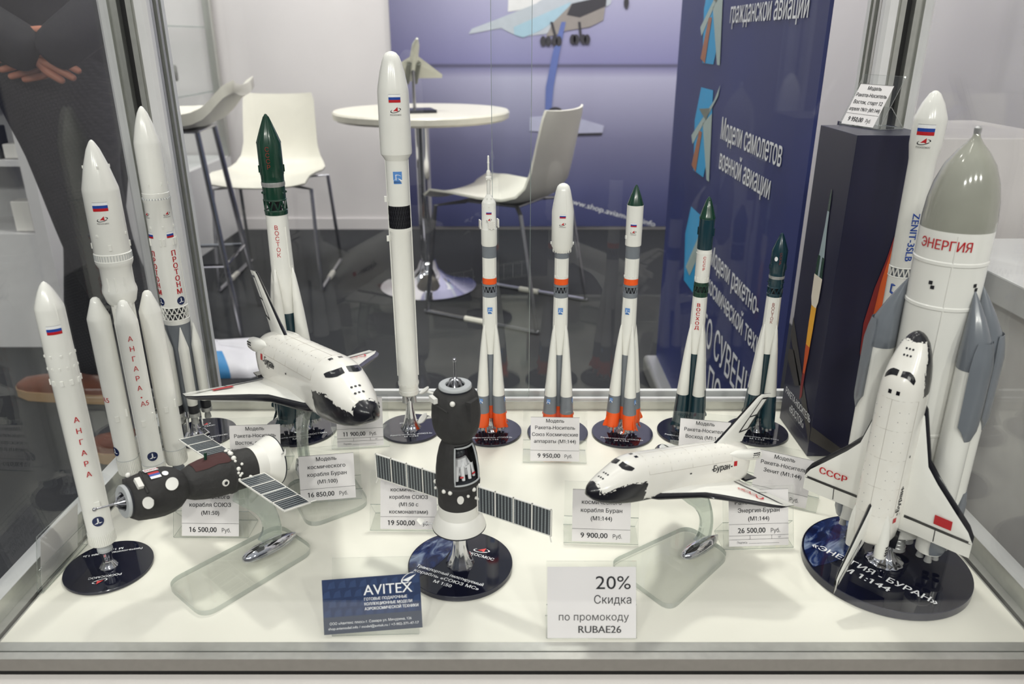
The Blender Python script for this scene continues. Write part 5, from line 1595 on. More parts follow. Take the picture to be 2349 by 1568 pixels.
def clear_stand(t, base, plate, footc, d, top, bow, thick=0.006, k=1.0):
    """clear plate, chrome boat-shaped foot, curved clear blade up to the model"""
    L = lambda x, y: (x - base[0], y - base[1])
    m_ = M(); m_.prism(rounded([L(*p) for p in plate], 0.016 * k), 0.0002, thick, ACRYT, AEDGE); m_.build('base_plate', t, smooth=False, bevel=0.0006)
    d = Vector((d[0], d[1], 0)).normalized(); s_ = Vector((-d.y, d.x, 0))
    c = Vector((*L(*footc), thick + 0.0002))
    m_ = M(); secs = []
    for u, hw, h in ((-.0275, .0010, .0010), (-.0265, .0040, .0040), (-.0225, .0066, .0066), (-.012, .0087, .0090), (0, .0090, .0100), (.012, .0080, .0095), (.022, .005, .0075), (.030, .0012, .005)):
        secs.append([c + d * (u * k) + s_ * (hw * k * cos(a)) + Vector((0, 0, h * k * max(0, sin(a)))) for a in [pi * i / 10 for i in range(11)]])
    m_.loft(secs, CHROME); m_.build('chrome_foot', t, angle=1.2)
    m_ = M(); secs = []
    p0 = c + Vector((0, 0, .007 * k)); p3 = Vector(top) - Vector(base)
    p1 = p0 + d * bow * 1.3 + Vector((0, 0, (p3.z - p0.z) * .33)); p2 = p0 * .35 + p3 * .65 + d * bow * 0.9 + Vector((0, 0, (p3.z - p0.z) * .10))
    N = 16
    for i in range(N + 1):
        u = i / N
        p = p0 * (1 - u) ** 3 + p1 * 3 * u * (1 - u) ** 2 + p2 * 3 * u * u * (1 - u) + p3 * u ** 3
        hw = (.0125 - .0045 * sin(pi * min(1, u * 1.25)) + .002 * u) * k; ht = .0036 * k
        tn = (p0 * -3 * (1 - u) ** 2 + p1 * 3 * ((1 - u) ** 2 - 2 * u * (1 - u)) + p2 * 3 * (2 * u * (1 - u) - u * u) + p3 * 3 * u * u).normalized()
        wv = (d - tn * d.dot(tn)).normalized()
        secs.append([p + wv * hw * a + s_ * ht * b for a, b in ((-1, -.4), (-.8, -1), (.8, -1), (1, -.4), (1, .4), (.8, 1), (-.8, 1), (-1, .4))])
    m_.loft(secs, lambda kk, i: AEDGE if i in (3, 7) else ACRYL); m_.build('curved_leg', t, angle=0.5)

base = (-0.23, 0.80, PZ)
t = thing('shuttle_model', 'larger white and black shuttle model nosing down to the right on a clear curved stand', 'shuttle model', base)
orbiter(t, pose((-0.2131, 0.7787, 0.6241), -56.9, -10.0, 0.7, base), 0.01)
clear_stand(t, base, [(-0.2310, 0.7400), (-0.1680, 0.7870), (-0.2130, 0.8700), (-0.2830, 0.8320)], (-0.2590, 0.8480), (-0.538, 0.825), (-0.2400, 0.8190, 0.6155), 0.012, k=1.25)
base = (0.175, 0.675, PZ)
t = thing('shuttle_model', 'smaller white and black shuttle model nosing left on a clear curved stand', 'shuttle model', base)
orbiter(t, pose((0.1507, 0.6668, 0.5794), 214.8, -11.6, 2.1, base), 1 / 144)
clear_stand(t, base, [(0.1010, 0.6750), (0.1535, 0.6030), (0.2350, 0.6900), (0.2000, 0.7420)], (0.2030, 0.6970), (0.79, 0.61), (0.1790, 0.6865, 0.5725), 0.016, k=1.0)

# ---------------- Energia with the orbiter on its back
EGREY = mat('pale_olive_grey_paint', (0.60, 0.60, 0.56), 0.12, coat=0.5)
POD = mat('slate_grey_paint', (0.45, 0.47, 0.50), 0.25, coat=0.3)
t = thing('rocket_model', 'big white rocket with a pale grey nose carrying a shuttle, on a wide navy base', 'rocket model', (0.3925, 0.674, PZ), radians(-47))
foot(t, 0.0825, 0.030, 0.0050, 0.0180, ('«ЭНЕРГИЯ - БУРАН»', 'М 1:144'), logo=False, thick=0.009, earth=True, txt_at=-0.42, txt_h=0.0085, wmax=1.55)
CX, CY = -0.0050, 0.0215
m_ = M(); m_.T = Matrix.Translation((CX, CY, 0))
RC = 0.0308
pr = [(RC * .97, 0.042), (RC, 0.044), (RC, 0.160), (RC * 1.025, 0.1610), (RC * 1.025, 0.1630), (RC, 0.1640), (RC, 0.2880), (RC * 1.025, 0.2890), (RC * 1.025, 0.2915), (RC, 0.2925), (RC, 0.3295), (RC * 1.025, 0.3305), (RC * 1.025, 0.3330), (RC, 0.3340), (RC, 0.3605, EGREY), (0.0306, 0.3700, EGREY), (0.0292, 0.3860, EGREY), (0.0262, 0.4010, EGREY), (0.0205, 0.4170, EGREY), (0.0130, 0.4280, EGREY), (0.0068, 0.4350, EGREY), (0.0034, 0.4400, EGREY), (0.0027, 0.4425, SILVER), (0.0031, 0.4440, SILVER), (0.0031, 0.4475, SILVER), (0.0016, 0.4492, SILVER), (0, 0.4493)]
m_.lathe(pr, WHITE, 64)
ducts(m_, lambda z: RC, [radians(22), radians(-120)], 0.06, 0.358, WHITE, 0.0007)
m_.build('core_stage', t)
m_ = M(); m_.T = Matrix.Translation((CX, CY, 0))
write(m_, 'ЭНЕРГИЯ', wrapf(lambda z: RC, radians(4), 0.3445, 0.0006), 0.0088, INK_R, bold=0.02, width=0.045)
for a, z in ((-5, 0.3135), (-1, 0.3095), (66, 0.3135), (70, 0.3095)):
    poly(m_, [(-0.0017, -0.0017), (0.0017, 0.0017)], wrapf(lambda q: RC, radians(a), z, 0.0005), INK_K, 2)
m_.build('lettering', t, smooth=False)
for k in range(4):
    m_ = M(); a = radians(45 + 90 * k)
    nozzle(m_, (CX + 0.015 * cos(a), CY + 0.015 * sin(a), 0.0430), 0.0045, 0.0085, 0.022, SILVER)
    for i in range(4): m_.tube([(CX + 0.015 * cos(a) + (0.0058 + .0007 * i) * cos(2 * pi * j / 20), CY + 0.015 * sin(a) + (0.0058 + .0007 * i) * sin(2 * pi * j / 20), 0.0375 - 0.004 * i) for j in range(20)], 0.0005, SILVER, 5, closed=True)
    m_.build('engine_nozzle', t)
RB = 0.0128
for a in (70, 110, -70, -110):
    ar = radians(a)
    ox, oy = CX + (RC + RB + 0.0004) * sin(ar), CY - (RC + RB + 0.0004) * cos(ar)
    T0 = Matrix.Translation((ox, oy, 0)) @ Matrix.Rotation(ar - pi / 2, 4, 'Z')     # +X points away from the core
    m_ = M(); m_.T = T0
    m_.lathe([(RB, 0.0390), (RB, 0.2420)], WHITE, 40)
    b = m_.build('side_booster', t)
    m_ = M(); m_.T = T0; n = 28; secs = []
    for z, r, off in ((0.238, RB * 1.03, 0), (0.252, RB * 1.03, 0), (0.268, RB * .90, -.0015), (0.285, RB * .58, -.0060), (0.300, RB * .25, -.0105), (0.308, RB * .06, -.0132)):
        secs.append([(off + r * cos(2 * pi * i / n), r * sin(2 * pi * i / n), z) for i in range(n)])
    m_.loft(secs, POD); m_.build('nose_hood', b, angle=0.9)
    def shell(rows, name):
        m_ = M(); m_.T = T0; secs = []
        for z, r, sp_ in rows:
            out = [(r * cos(u), r * 1.0 * sin(u), z) for u in [radians(sp_) * (-1 + 2 * i / 14) for i in range(15)]]
            inn = [(RB * .96 * cos(u), RB * .96 * sin(u), z) for u in [radians(sp_) * (1 - 2 * i / 14) for i in range(15)]]
            secs.append(out + inn)
        m_.loft(secs, POD); m_.build(name, b, angle=0.5)
    shell([(0.168, RB * 1.04, 18), (0.178, RB * 1.24, 40), (0.184, RB * 1.28, 56), (0.244, RB * 1.28, 60), (0.256, RB * 1.14, 58), (0.266, RB * .97, 52)], 'recovery_pod')
    shell([(0.040, RB * 1.05, 50), (0.048, RB * 1.22, 55), (0.085, RB * 1.22, 55), (0.098, RB * 1.05, 40)], 'recovery_pod')
    m_ = M(); m_.T = T0
    for k in range(4):
        q = radians(45 + 90 * k); nozzle(m_, (0.0068 * cos(q), 0.0068 * sin(q), 0.0395), 0.0022, 0.0038, 0.0105, SILVER)
    m_.build('engine_nozzles', b)
R = Matrix(((0, -1, 0), (0, 0, -1), (1, 0, 0))).to_4x4()
orbiter(t, Matrix.Translation((CX - 0.0005, CY - RC - 0.0030, 0.1659)) @ Matrix.Rotation(radians(-1.5), 4, 'X') @ R, 1 / 144, 'orbiter', nested=True)
m_ = M()
for z in (0.125, 0.215): m_.tube([(CX, CY - RC - 0.003, z), (CX, CY - RC + 0.002, z)], 0.003, GREY, 8)
m_.build('struts', t)

# ---------------- Soyuz spacecraft, 1:50
BLK = mat('charcoal_matt_fabric', (0.185, 0.18, 0.18), 0.75, var=0.15, scale=120, bump=0.6)
BLK2 = mat('dark_rim', (0.13, 0.14, 0.17), 0.5)
SOLAR = None
def solar_material():
    m = bpy.data.materials.new('solar_cells'); m.use_nodes = True
    t = m.node_tree; b = t.nodes['Principled BSDF']; b.inputs['Roughness'].default_value = 0.3
    tx = t.nodes.new('ShaderNodeTexCoord')
    w1 = t.nodes.new('ShaderNodeTexWave'); w1.bands_direction = 'X'; w1.inputs['Scale'].default_value = 85; w1.inputs['Distortion'].default_value = 0
    w2 = t.nodes.new('ShaderNodeTexWave'); w2.bands_direction = 'Z'; w2.inputs['Scale'].default_value = 160; w2.inputs['Distortion'].default_value = 0
    t.links.new(tx.outputs['Object'], w1.inputs[0]); t.links.new(tx.outputs['Object'], w2.inputs[0])
    ad = t.nodes.new('ShaderNodeMath'); ad.operation = 'MULTIPLY_ADD'; ad.inputs[1].default_value = 0.25
    t.links.new(w2.outputs['Fac'], ad.inputs[0]); t.links.new(w1.outputs['Fac'], ad.inputs[2])
    r = t.nodes.new('ShaderNodeValToRGB'); r.color_ramp.elements[0].position = 0.15; r.color_ramp.elements[0].color = lin((0.62, 0.65, 0.66)) + (1,)
    r.color_ramp.elements[1].position = 0.45; r.color_ramp.elements[1].color = lin((0.20, 0.215, 0.24)) + (1,)
    t.links.new(ad.outputs[0], r.inputs[0]); t.links.new(r.outputs[0], b.inputs['Base Color'])
    return m
SOLAR = solar_material()
def soyuz(t, T, cut=False, panel_rot=0.0):
    """z = 0 is the skirt's rim, docking probe up; panels along X"""
    def put(m_, name, par=None, smooth=True, angle=0.7):
        o = m_.build(name, par or t, smooth, angle)
        if par is None: o.matrix_local = T
        return o
    m_ = M()
    m_.lathe([(0.0270, 0.0, BLK2), (0.0278, 0.0004, BLK2), (0.0276, 0.0018, WHITE2), (0.0232, 0.0140, WHITE2), (0.0210, 0.0165, WHITE2), (0.0210, 0.0285, WHITE2), (0.0205, 0.0290)], WHITE2, 56)
    put(m_, 'skirt')
    # body of the service module
    m_ = M()
    m_.lathe([(0.0208, 0.0288), (0.0209, 0.0500), (0.0222, 0.0510), (0.0226, 0.0545), (0.0216, 0.0560)], BLK, 48)
    sm = put(m_, 'service_module')
    # descent module: bell
    pr = [(0.0216, 0.0558), (0.0220, 0.0600), (0.0216, 0.0700), (0.0202, 0.0820), (0.0178, 0.0930), (0.0148, 0.1000), (0.0136, 0.1020)]
    n = 56
    m_ = M()
    rows = []
    a0, a1 = radians(-90 + 27), radians(-90 + 103)      # window in the wall, facing the viewer's right
    for r, z in pr:
        rows.append([(r * (1 + 0.010 * sin(17 * a) * (z > .06)) * cos(a), r * (1 + 0.010 * sin(17 * a) * (z > .06)) * sin(a), z) for a in [2 * pi * i / n for i in range(n)]])
    b = len(m_.v)
    for rw in rows: m_.v.extend(rw)
    k_ = m_.slot(BLK)
    def inwin(i, k):
        a = (2 * pi * (i + .5) / n + pi) % (2 * pi) - pi
        return cut and a0 < a < a1 and 1 <= k <= 4
    for k in range(len(rows) - 1):
        for i in range(n):
            if inwin(i, k): continue
            j = (i + 1) % n
            m_.f.append((b + k * n + i, b + k * n + j, b + (k + 1) * n + j, b + (k + 1) * n + i)); m_.mi.append(k_)
    dm = put(m_, 'descent_module', angle=1.0)
    if cut:
        m_ = M(); rf = radius(pr)
        def fr(a, z, e=0.0004): q = rf(z) + e; return (q * cos(a), q * sin(a), z)
        aa = [a0 + (a1 - a0) * i / 10 for i in range(11)]; zz = [0.0605 + (0.0985 - 0.0605) * i / 8 for i in range(9)]
        loop = [fr(a, 0.0605) for a in aa] + [fr(a1, z) for z in zz[1:]] + [fr(a, 0.0985) for a in reversed(aa[:-1])] + [fr(a0, z) for z in reversed(zz[1:-1])]
        m_.tube(loop, 0.0009, LGREY, 6, closed=True)
        put(m_, 'window_frame', dm)
        m_ = M(); m_.lathe([(0.0195, 0.0585, DGREY), (0.0195, 0.0600, DGREY), (0, 0.0601)], DGREY, 32)
        m_.lathe([(0.006, 0.061), (0.0155, 0.0615), (0.0140, 0.075), (0.0120, 0.088)], mat('cabin_interior_plum', (0.16, 0.11, 0.15), 0.8), 24, c=(-0.006, 0.004, 0), cap=False)
        put(m_, 'cabin', dm)
        am = (a0 + a1) / 2
        for k, da in enumerate((-0.40, 0.40)):
            d = Vector((cos(am + da), sin(am + da), 0)); up = Vector((0, 0, 1)); sd = d.cross(up)
            c = d * 0.0122 + Vector((0, 0, 0.0665))
            SUIT = mat('white_suit', (0.88, 0.88, 0.89), 0.6)
            m_ = M()
            m_.tube([c - d * .006 + up * .016, c - d * .004 + up * .006, c - d * .001], [.0040, .0048, .0040], SUIT, 10)
            for q in (-1, 1):
                m_.tube([c - d * .001 + sd * q * .0018, c + d * .0030 + sd * q * .0026 + up * .0105, c + d * .0050 + sd * q * .0034 - up * .0030], [.0023, .0022, .0017], SUIT, 8)
                m_.tube([c - d * .006 + sd * q * .0042 + up * .014, c - d * .001 + sd * q * .0052 + up * .0075, c + d * .002 + sd * q * .003 + up * .0095], [.0017, .0016, .0014], SUIT, 8)
            put(m_, 'cosmonaut_figure', dm)
            m_ = M(); m_.ball(c - d * .0075 + up * .0210, .0040, DGREY, 14, 9)
            put(m_, 'cosmonaut_helmet', dm)
            m_ = M(); m_.tube([c + d * .0062 - sd * .0032 + up * .001, c + d * .0062 + sd * .0002 + up * .001], .0009, INK_R, 6)
            put(m_, 'suit_badge', dm)
    # orbital module: quilted spheroid
    pm = [(0.0136, 0.1015), (0.0155, 0.1035), (0.0200, 0.1090), (0.0230, 0.1170), (0.0240, 0.1260), (0.0236, 0.1350), (0.0225, 0.1430), (0.0212, 0.1500), (0.0185, 0.1540), (0.0160, 0.1555)]
    m_ = M(); rows = []
    for r, z in pm:
        rows.append([(r * (1 + 0.012 * sin(13 * a + 40 * z)) * cos(a), r * (1 + 0.012 * sin(13 * a + 40 * z)) * sin(a), z) for a in [2 * pi * i / n for i in range(n)]])
    m_.loft(rows, BLK)
    m_.box((0.0215, -0.004, 0.140), (0.006, 0.014, 0.020), BLK); m_.tube([(-0.02, -0.0125, 0.145), (-0.010, -0.0215, 0.1455), (0.006, -0.0228, 0.141)], 0.0012, BLK, 6)
    om = put(m_, 'orbital_module', angle=1.2)
    m_ = M()
    m_.lathe([(0.0158, 0.1545, BLK2), (0.0160, 0.1575, LGREY), (0.0160, 0.1595, LGREY), (0.0152, 0.1605, LGREY), (0.0095, 0.1605, LGREY), (0.0088, 0.1590, BLK2), (0.0086, 0.1565, BLK2), (0, 0.1563)], LGREY, 48, cap=False)
    dr = put(m_, 'docking_ring')
    m_ = M()
    m_.lathe([(0.0052, 0.1570), (0.0042, 0.1610), (0.0026, 0.1655), (0.0014, 0.1675), (0.0010, 0.1685), (0.0010, 0.1830), (0.0019, 0.1840), (0.0021, 0.1853), (0.0013, 0.1866), (0, 0.1869)], STEEL, 16)
    for k in range(6):
        a = 2 * pi * k / 6
        m_.tube([(0.0075 * cos(a), 0.0075 * sin(a), 0.1595), (0.0050 * cos(a), 0.0050 * sin(a), 0.1640), (0.0022 * cos(a), 0.0022 * sin(a), 0.1655)], 0.0011, STEEL, 6)
    put(m_, 'docking_probe')
    # dish aerials
    for base_, d, k in (((-0.0225, -0.005, 0.1470), (-0.9, -0.35, 0.25), 1.0), ((-0.0195, -0.0125, 0.1255), (-0.75, -0.65, -0.1), 1.1)):
        m_ = M(); bb = Vector(base_); d = Vector(d).normalized(); c = bb + d * 0.009
        m_.tube([bb, c], 0.0011, WHITE2, 6)
        m_.T = Matrix.Translation(c) @ (Vector((0, 0, 1)).rotation_difference((d + Vector((0, 0, 1.1))).normalized()).to_matrix().to_4x4())
        m_.lathe([(0.0012, -0.0022), (0.0042 * k, -0.0012), (0.0056 * k, 0.0004), (0.0056 * k, 0.0011), (0, 0.0006)], WHITE2, 18)
        m_.T = Matrix.Identity(4)
        put(m_, 'dish_aerial')
    m_ = M()
    m_.box((-0.0115, -0.0205, 0.1495), (0.011, 0.004, 0.005), WHITE2, rz=-0.5)
    m_.ball((0.0105, -0.0205, 0.1500), 0.0026, WHITE2, 12, 8)
    put(m_, 'equipment_boxes', om)
    m_ = M()
    for a in (-150, -94, -76, -12, 10, 60, 95): m_.ball((0.0226 * cos(radians(a)), 0.0226 * sin(radians(a)), 0.0525), 0.0022, WHITE2, 12, 8)
    for a in (-140, -30): m_.ball((0.0226 * cos(radians(a)), 0.0226 * sin(radians(a)), 0.0475), 0.0016, WHITE2, 10, 6)
    F = wrapf(lambda z: 0.0210, radians(40), 0.0440, 0.0006)
    pl_ = [(0.0034 * cos(q), 0.0048 * sin(q)) for q in [2 * pi * i / 20 for i in range(20)]]
    poly(m_, pl_, F, WHITE2)
    put(m_, 'thrusters', sm, False)
    # solar wings: a mast and four framed cell panels each
    for q in (-1, 1):
        m_ = M()
        m_.tube([(q * 0.0200, 0, 0.040), (q * 0.0250, 0, 0.040)], 0.0016, WHITE2, 8)
        zb, zt, th = 0.0245, 0.0545, 0.0007
        for k in range(5):
            x = q * (0.0235 + 0.0206 * k)
            m_.span((x - 0.0007, -th, zb), (x + 0.0007, th, zt), WHITE2)
        for z in (zb, zt - 0.001): m_.span(tuple(sorted((q * 0.0235, q * 0.1060)))[0:1] + (-th, z), tuple(sorted((q * 0.0235, q * 0.1060)))[1:] + (th, z + 0.001), WHITE2)
        w_ = put(m_, 'solar_wing', None, False)
        for k in range(4):
            x0, x1 = sorted((q * (0.0235 + 0.0206 * k) + q * 0.0007, q * (0.0235 + 0.0206 * (k + 1)) - q * 0.0007))
            m_ = M(); m_.span((x0, -th * .6, zb + 0.001), (x1, th * .6, zt - 0.001), SOLAR); put(m_, 'cell_panel', w_, False)
        m_ = M(); m_.tube([(q * 0.105, 0, zb), (q * 0.107, -0.001, zb - 0.006)], 0.0006, WHITE2, 5); put(m_, 'aerial_rod', w_)
    m_ = M()
    m_.tube([(-0.0195, -0.014, 0.0030), (-0.0300, -0.022, 0.0060)], 0.0007, SILVER, 6)
    m_.loft([[(-0.0300, -0.0185, 0.0070), (-0.0300, -0.0255, 0.0050), (-0.0305, -0.0255, 0.0050), (-0.0305, -0.0185, 0.0070)], [(-0.0360, -0.0200, 0.0090), (-0.0360, -0.0240, 0.0080), (-0.0363, -0.0240, 0.0080), (-0.0363, -0.0200, 0.0090)]], WHITE2)
    put(m_, 'rear_aerial')
    m_ = M(); m_.lathe([(0.0040, 0.0165), (0.0070, 0.0040), (0.0060, 0.0040)], DGREY, 20); m_.lathe([(0.0200, 0.0160), (0, 0.0161)], DGREY, 32); put(m_, 'engine_nozzle')
# upright, cut-away cabin
t = thing('spacecraft_model', 'upright charcoal spacecraft with an open cabin and two seated figures on a round navy base', 'spacecraft model', (-0.0545, 0.674, PZ), radians(-30))
foot(t, 0.0550, 0.0690, 0.0055, 0.0150, ('Транспортный пилотируемый', 'корабль «СОЮЗ МС»', 'М 1:50'), thick=0.006, earth=True, logo_at=0.30, txt_at=-0.47, txt_h=0.0042, wmax=1.4, rot=radians(6))
soyuz(t, Matrix.Translation((0, 0, 0.0518)), cut=True)
# lying on a clear stand
base = (-0.263, 0.696, PZ)
t = thing('spacecraft_model', 'charcoal spacecraft lying nose-left with two cell-panel wings on a clear curved stand', 'spacecraft model', base)
ax = Vector((-0.660, -0.737, 0.146)).normalized()
sd = Vector((0.0, 0.0, 1.0)).cross(ax).normalized()      # toward the right of the flight direction
up = ax.cross(sd).normalized()
# model axes: z = nose, x = panel span, y = towards the belly so that the marked side looks up
Rm = Matrix((sd, -up, ax)).transposed() if Matrix((sd, -up, ax)).determinant() > 0 else Matrix((-sd, -up, ax)).transposed()
Tm = Matrix.Translation(Vector((-0.2619, 0.742, 0.5698)) - Vector(base)) @ Rm.to_4x4()
soyuz(t, Tm)
m_ = M(); om_r = lambda z: 0.0236
# marks on the upper side of the orbital module
def OM(a0): return wrapf(lambda z: 0.0240, a0, 0.132, 0.0006)
FL = OM(radians(-8))
m_.add([FL(x, y) for x, y in ((-0.009, -.004), (-.009, .006), (-.006, .006), (-.006, -.004))], [(0, 1, 2, 3)], INK_W)
m_.add([FL(x, y) for x, y in ((-0.006, -.004), (-.006, .006), (-.003, .006), (-.003, -.004))], [(0, 1, 2, 3)], INK_B)
m_.add([FL(x, y) for x, y in ((-0.003, -.004), (-.003, .006), (.0, .006), (.0, -.004))], [(0, 1, 2, 3)], INK_R)
m_.add([FL(x, y) for x, y in ((0.002, -.006), (.002, .007), (.009, .007), (.009, -.006))], [(0, 1, 2, 3)], INK_W)
write(m_, 'СОЮЗ', lambda x, y: FL(0.0055 + y - .0015, x), 0.0030, INK_R, bold=0.03)
disc2(m_, -0.006, -0.0085, 0.0030, FL, INK_W)
o = m_.build('mission_marks', t, smooth=False); o.matrix_local = Tm
m_ = M()
MAR = mat('maroon_fabric', (0.27, 0.14, 0.14), 0.8, bump=0.4, scale=150)
pr = [(0.0222, 0.0560), (0.0226, 0.0600), (0.0222, 0.0700), (0.0208, 0.0820), (0.0184, 0.0930)]
rows = [[(r * cos(a), r * sin(a), z) for a in [radians(-122 + 62 * i / 12 - (4 if k % 2 else 0)) for i in range(13)]] for k, (r, z) in enumerate(pr)]
m_.loft(rows, MAR, closed=False)
m_.tube([(0, -0.0215, 0.078), (0, -0.0290, 0.078)], 0.0016, GREEN, 8)
for a, z in ((-100, .0525), (-118, .053), (-128, .053), (-160, .0535), (-168, .0520), (-164, .0500), (-178, .053), (-184, .0515)): m_.ball((0.0228 * cos(radians(a)), 0.0228 * sin(radians(a)), z), 0.0026 if a > -120 else 0.0015, WHITE2, 12, 8)
o = m_.build('hatch_cover', t); o.matrix_local = Tm
m_ = M()
for a, z, rr in ((183, 0.068, .0035), (192, 0.1435, .0022)):
    r = 0.0222 if z < .1 else 0.0236
    c = Vector((r * cos(radians(a)), r * sin(radians(a)), z)); d = Vector((cos(radians(a)), sin(radians(a)), 0))
    q = Vector((0, 0, 1)).rotation_difference(d).to_matrix().to_4x4()
    m_.T = Matrix.Translation(c) @ q
    m_.lathe([(rr, -.001), (rr, .0008, WHITE2), (rr * .55, .0009, INK_K), (0, .0006)], WHITE2, 18, cap=False)
m_.T = Matrix.Identity(4)
o = m_.build('porthole', t); o.matrix_local = Tm
clear_stand(t, base, [(-0.3530, 0.6420), (-0.2960, 0.5930), (-0.2130, 0.6990), (-0.2660, 0.7450)], (-0.2630, 0.6960), (0.695, 0.719), (-0.2900, 0.7100, 0.5545), 0.014, k=1.1)

# ================================================================== printed carton with the launch picture
BOXN = mat('dark_navy_carton_print', (0.095, 0.095, 0.20), 0.35, var=0.12, scale=12)
bxm = thing('product_box', 'tall dark navy carton printed with a launching rocket, beside the right-hand rockets', 'box', (0.394, 0.906, PZ))
m_ = M(); m_.span((0, 0, 0.0002), (0.089, 0.113, 0.4170), BOXN); bb = m_.build('carton', bxm, smooth=False, bevel=0.0006)
m_ = M()
FLf = lambda y, z, e=0.0: (-0.0006 - e, 0.113 - y, z)        # left face: y runs toward the viewer
FFf = lambda x, z, e=0.0: (x, -0.0006 - e, z)
P_BEAM = mat('print_dim_olive_beam', (0.26, 0.245, 0.235), 0.4)
m_.add([FLf(0.0, 0.158), FLf(0.113, 0.040), FLf(0.113, 0.020), FLf(0.0, 0.130)], [(0, 1, 2, 3)], P_BEAM)
m_.add([FLf(0.0, 0.110), FLf(0.02, 0.115), FLf(0.06, 0.080), FLf(0.04, 0.070), FLf(0.0, 0.095)], [(0, 1, 2, 3, 4)], P_BEAM)
m_.add([FFf(0.0, 0.045), FFf(0.06, 0.0), FFf(0.04, 0.0), FFf(0.0, 0.025)], [(0, 1, 2, 3)], P_BEAM)
RB_ = mat('print_blue_grey_rocket', (0.62, 0.68, 0.70), 0.4); F_W = mat('print_hot_white', (0.90, 0.86, 0.80), 0.4); F_Y = mat('print_flame_yellow', (0.93, 0.68, 0.20), 0.4); F_O = mat('print_flame_orange', (0.78, 0.33, 0.12), 0.4); F_R = mat('print_flame_red', (0.52, 0.13, 0.12), 0.4)
c = 0.066
def LP(pts, m, e=0.0004): m_.add([FLf(c + y, z, e) for y, z in pts], [tuple(range(len(pts)))], m)
LP([(-.001, .347), (.001, .347), (.0028, .335), (.0030, .320), (-.0030, .320), (-.0028, .335)], GREEN)
LP([(-.0030, .320), (.0030, .320), (.0040, .300), (.0120, .235), (-.0120, .235), (-.0040, .300)], RB_)
LP([(-.0105, .262), (-.003, .262), (-.003, .235), (-.0120, .235)], GREEN, .0006); LP([(.003, .262), (.0105, .262), (.0120, .235), (.003, .235)], GREEN, .0006)
LP([(-.0135, .236), (.0135, .236), (.0120, .205), (.007, .195), (-.008, .195), (-.0125, .205)], F_W, .0008)
LP([(-.0085, .205), (.0085, .205), (.0075, .165), (.006, .140), (-.007, .140), (-.008, .160)], F_Y, .0007)
LP([(-.009, .175), (.008, .170), (.0055, .125), (.002, .100), (-.004, .100), (-.0075, .130)], F_O, .0006)
LP([(-.005, .115), (.004, .112), (.003, .085), (.004, .068), (-.002, .060), (-.005, .080)], F_R, .0005)
def FP_(pts, m, e=0.0004): m_.add([FFf(x, z, e) for x, z in pts], [tuple(range(len(pts)))], m)
FP_([(0.066, .322), (0.089, .335), (0.089, .115), (0.056, .118), (0.046, .150), (0.044, .190), (0.050, .235), (0.058, .270)], F_R)
FP_([(0.068, .318), (0.089, .330), (0.089, .150), (0.062, .165), (0.054, .200), (0.056, .240), (0.061, .275)], F_O, .0006)
FP_([(0.078, .300), (0.089, .315), (0.089, .190), (0.074, .205), (0.068, .240)], F_Y, .0008)
FP_([(0.072, .345), (0.080, .350), (0.078, .322), (0.068, .322)], mat('print_bronze', (0.50, 0.38, 0.30), 0.4), .0008)
write(m_, 'РАКЕТА-НОСИТЕЛЬ', lambda y, z: FLf(y, z, .0003), 0.0095, INK_W, 0.060, 0.047, width=0.096, bold=0.01)
write(m_, '«ВОСТОК»', lambda y, z: FLf(y, z, .0003), 0.0110, INK_W, 0.062, 0.029, width=0.056)
write(m_, 'Первый полет человека в космос 12.04.61', lambda y, z: FLf(y, z, .0003), 0.0032, INK_G, 0.062, 0.020, width=0.075)
m_.build('printed_picture', bxm, smooth=False)

# ================================================================== price tags
TAGG = 'clear price tag holders with white slips'
def holder(t, w, hgt, lean, foot_d, curl=True):
    th = 0.0009
    dy = hgt * sin(lean); dz = hgt * cos(lean)
    m_ = M()
    def sheet(y0, z0, y1, z1, x0=-w / 2, x1=w / 2):
        d = Vector((0, y1 - y0, z1 - z0)).normalized(); nn = Vector((0, -d.z, d.y)) * th / 2
        A, B = Vector((0, y0, z0)), Vector((0, y1, z1))
        pts = [(A - nn), (A + nn), (B + nn), (B - nn)]
        vs = [(x0, p.y, p.z) for p in pts] + [(x1, p.y, p.z) for p in pts]
        m_.add(vs, [(4, 5, 6, 7)[::-1], (0, 1, 2, 3)], AEDGE)
        m_.add(vs, [(0, 4, 5, 1), (2, 6, 7, 3)], AEDGE)
        m_.add(vs, [(1, 5, 6, 2), (3, 7, 4, 0)], ACRY)
    sheet(0.0, th, dy, dz)
    sheet(0.0, th * .6, foot_d, th * .6)
    if curl: sheet(foot_d, th, dy * .42 + .002, dz * .42)
    return m_.build('holder', t, smooth=False)
